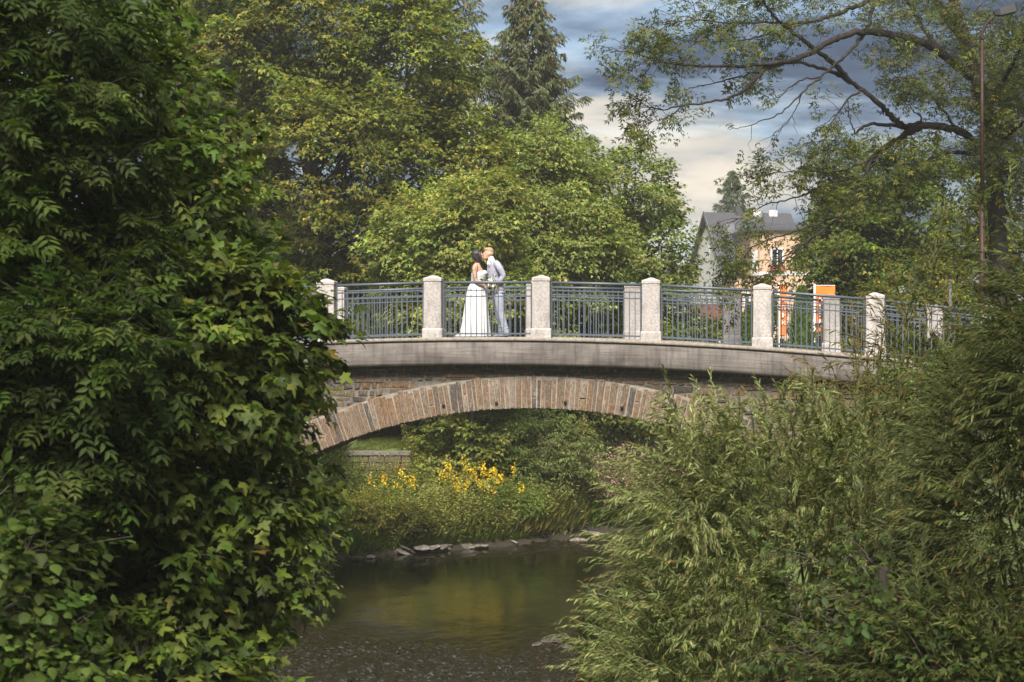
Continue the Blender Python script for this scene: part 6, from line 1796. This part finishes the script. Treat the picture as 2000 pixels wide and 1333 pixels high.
hand(mb, Q(445, 668, 0.05), (-0.3, -0.2, -0.9), (0.5, -0.8, 0.1), 0.5, 1, 1.1)
for dy, kx, ax in ((-0.095, 585, 652), (0.095, 560, 610)):
    limb(mb, [Q(555, 690, dy), Q(kx, 940, dy), Q(ax, 1195, dy)], [0.085, 0.058, 0.042])
    limb(mb, [Q(ax, 1195, dy), Q(ax - 10, 1235, dy), Q(ax - 85, 1243, dy)], [0.042, 0.035, 0.026])
fuse(mb, 'body', M_skin_m, groom, gr, 0.008, 4)
mb = MB(); ball(mb, gc + (-0.070, -0.047, 0.008), (0.010, 0.012, 0.008), 10, 8); ball(mb, gc + (-0.070, 0.047, 0.008), (0.010, 0.012, 0.008), 10, 8)
mb.v = [tuple(np.asarray(v) - gr) for v in mb.v]; mb.build('eyes', M_eye, groom, True)
mb = MB()
ball(mb, Q(437, 142), (0.100, 0.075, 0.090), 18, 12, -0.1); ball(mb, Q(412, 118), (0.080, 0.066, 0.045), 16, 10, 0.08); ball(mb, Q(385, 118), (0.035, 0.05, 0.025), 12, 8)
fuse(mb, 'hair', M_hair_s, groom, gr, 0.008, 3)
mb = MB(); ball(mb, Q(449, 172), (0.079, 0.0825, 0.068), 18, 12, -0.1); fuse(mb, 'shaved_sides', M_hair_shave, groom, gr, 0.008, 2)
mb = MB(); limb(mb, [gc + (-0.030, -0.052, -0.10), gc + (-0.075, -0.03, -0.118), gc + (-0.092, 0, -0.122), gc + (-0.075, 0.03, -0.118), gc + (-0.030, 0.052, -0.10)], [0.02, 0.022, 0.024, 0.022, 0.02], 8, 3)
fuse(mb, 'beard', M_hair_s, groom, gr, 0.007, 2)
mb = MB()
limb(mb, [Q(453, 228), Q(462, 252), Q(470, 275)], [0.068, 0.072, 0.08], 16); ball(mb, Q(440, 300), (0.06, 0.07, 0.08))
fuse(mb, 'shirt', M_white, groom, gr, 0.008, 2)
mb = MB()
R = [ell_ring(Q(zx, zy), hx, hy, 24, tl) for zx, zy, hx, hy, tl in ((487, 262, 0.075, 0.105, -0.5), (500, 290, 0.115, 0.195, -0.35), (505, 330, 0.132, 0.215, -0.2), (500, 400, 0.138, 0.205, -0.1), (503, 480, 0.142, 0.185, -0.05), (520, 560, 0.146, 0.175, 0), (545, 630, 0.152, 0.185, 0), (558, 690, 0.158, 0.198, 0.08))]
mb.loft(R)
limb(mb, [Q(532, 308, -0.185), Q(575, 370, -0.225), Q(622, 462, -0.22)], [0.078, 0.074, 0.062]); limb(mb, [Q(622, 462, -0.22), Q(595, 510, -0.215), Q(556, 562, -0.195)], [0.062, 0.058, 0.048])
limb(mb, [Q(482, 312, 0.185), Q(462, 420, 0.23), Q(462, 520, 0.21)], [0.078, 0.072, 0.06]); limb(mb, [Q(462, 520, 0.21), Q(455, 600, 0.15), Q(447, 650, 0.075)], [0.06, 0.055, 0.046])
fuse(mb, 'jacket', M_suit, groom, gr, 0.009, 3)
mb = MB()
for s_ in (-1, 1):
    limb(mb, [Q(463, 262, s_ * 0.085), Q(432, 330, s_ * 0.10), Q(418, 430, s_ * 0.06)], [0.022, 0.03, 0.02], 8, 4)
fuse(mb, 'lapels', M_suit, groom, gr, 0.008, 2)
mb = MB()
mb.loft([ell_ring(Q(zx, zy), hx, hy, 20) for zx, zy, hx, hy in ((552, 640, 0.135, 0.17), (556, 700, 0.138, 0.178), (562, 760, 0.13, 0.17))])
for dy, kx, ax in ((-0.098, 590, 655), (0.098, 562, 612)):
    limb(mb, [Q(558, 720, dy), Q((558 + kx) / 2, 830, dy), Q(kx, 950, dy), Q((kx + ax) / 2 + 2, 1080, dy), Q(ax, 1215, dy)], [0.112, 0.104, 0.083, 0.076, 0.082], 16)
    for zy, dx, rr_ in ((1150, 4, 0.086), (1185, -4, 0.088), (1130, -6, 0.082), (1210, 2, 0.090)):
        ball(mb, Q(kx + (ax - kx) * (zy - 950) / 265.0 + dx, zy, dy), (rr_, rr_, 0.02), 16, 8, 0.25 * (1 if dx > 0 else -1))
fuse(mb, 'trousers', M_trouser, groom, gr, 0.009, 2)
for dy, ax in ((-0.098, 655), (0.098, 612)):
    mb = MB(); limb(mb, [Q(ax + 28, 1240, dy), Q(ax - 30, 1241, dy), Q(ax - 100, 1246, dy), Q(ax - 122, 1248, dy)], [0.036, 0.042, 0.036, 0.02], 12)
    mb.v = [(x, y, max(z, FOOT + 0.004)) for x, y, z in mb.v]
    fuse(mb, 'shoe', M_shoe, groom, gr, 0.008, 2)
# flowers
def rose(mb, c, r_, rg):
    ball(mb, c, (r_ * 0.75,) * 3, 8, 6)
    for k_ in range(9):
        d = nrm(rg.normal(0, 1, 3)); ball(mb, np.asarray(c) + d * r_ * 0.6, (r_ * 0.5, r_ * 0.5, r_ * 0.3), 7, 5, rg.uniform(-1, 1))
M_rose = noise_mat('cream_roses', [(0.52, 0.50, 0.42), (0.68, 0.67, 0.62)], 30, 4, 0.8)
rg = np.random.default_rng(31)
bc = Q(458, 568, -0.22)
bq = thing('bouquet', 'round bouquet of white roses held between the couple', 'bouquet', bc)
for (zx, zy, dy) in ((420, 575, -.2), (440, 520, -.22), (470, 512, -.2), (505, 518, -.2), (425, 605, -.22), (455, 555, -.28), (490, 560, -.27), (520, 565, -.2), (450, 600, -.26), (485, 600, -.26), (410, 550, -.16), (510, 590, -.22), (470, 540, -.24), (480, 620, -.22)):
    mb = MB(); rose(mb, Q(zx, zy, dy) - bc, 0.034 * rg.uniform(0.85, 1.2), rg); mb.build('rose', M_rose, bq, True)
lb = LB(); n = 110
p_ = rg.normal(0, 1, (n, 3)) * (0.075, 0.05, 0.07)
lb.add(L_OVAL, p_, nrm(p_) - UP * 0.3, rg.normal(0, 1, (n, 3)), rg.uniform(0.04, 0.075, n), palette(rg, n, [(0.10, 0.13, 0.05), (0.06, 0.09, 0.03), (0.16, 0.17, 0.07)], [1, 1, 1])); lb.build('leaves', M_leaf, bq)
mb = MB()
for k_ in range(5): mb.tube([(0.0, 0.01 * k_ - 0.02, -0.03), (-0.03 + 0.012 * k_, 0.01 * k_, -0.2)], 0.006, 6)
mb.build('stems', M_stem_green, bq)
mb = MB(); bo = Q(436, 318, -0.135)
for zx, zy in ((430, 310), (448, 305), (438, 325)): rose(mb, Q(zx, zy, -0.145) - gr, 0.022, rg)
mb.build('boutonniere', M_rose, groom, True)

# ------------------------------------------------------------------ thin haze added to soften contrast and lift dark gaps
hm = bpy.data.materials.new('added_haze'); hm.use_nodes = True
hn = hm.node_tree; hn.nodes.clear()
ho = N(hn.nodes, 'ShaderNodeOutputMaterial'); hv = N(hn.nodes, 'ShaderNodeVolumePrincipled')
hv.inputs['Color'].default_value = (0.96, 0.95, 0.90, 1); hv.inputs['Density'].default_value = 0.0007; hv.inputs['Anisotropy'].default_value = 0.2
hn.links.new(hv.outputs[0], ho.inputs['Volume'])
m = MB(); m.box((-900, -70, -2.5), (900, 1510, 27)); hz = m.build('haze', hm)
tag(hz, 'thin haze added over the valley to lift the dark tones', 'haze', None, 'stuff')
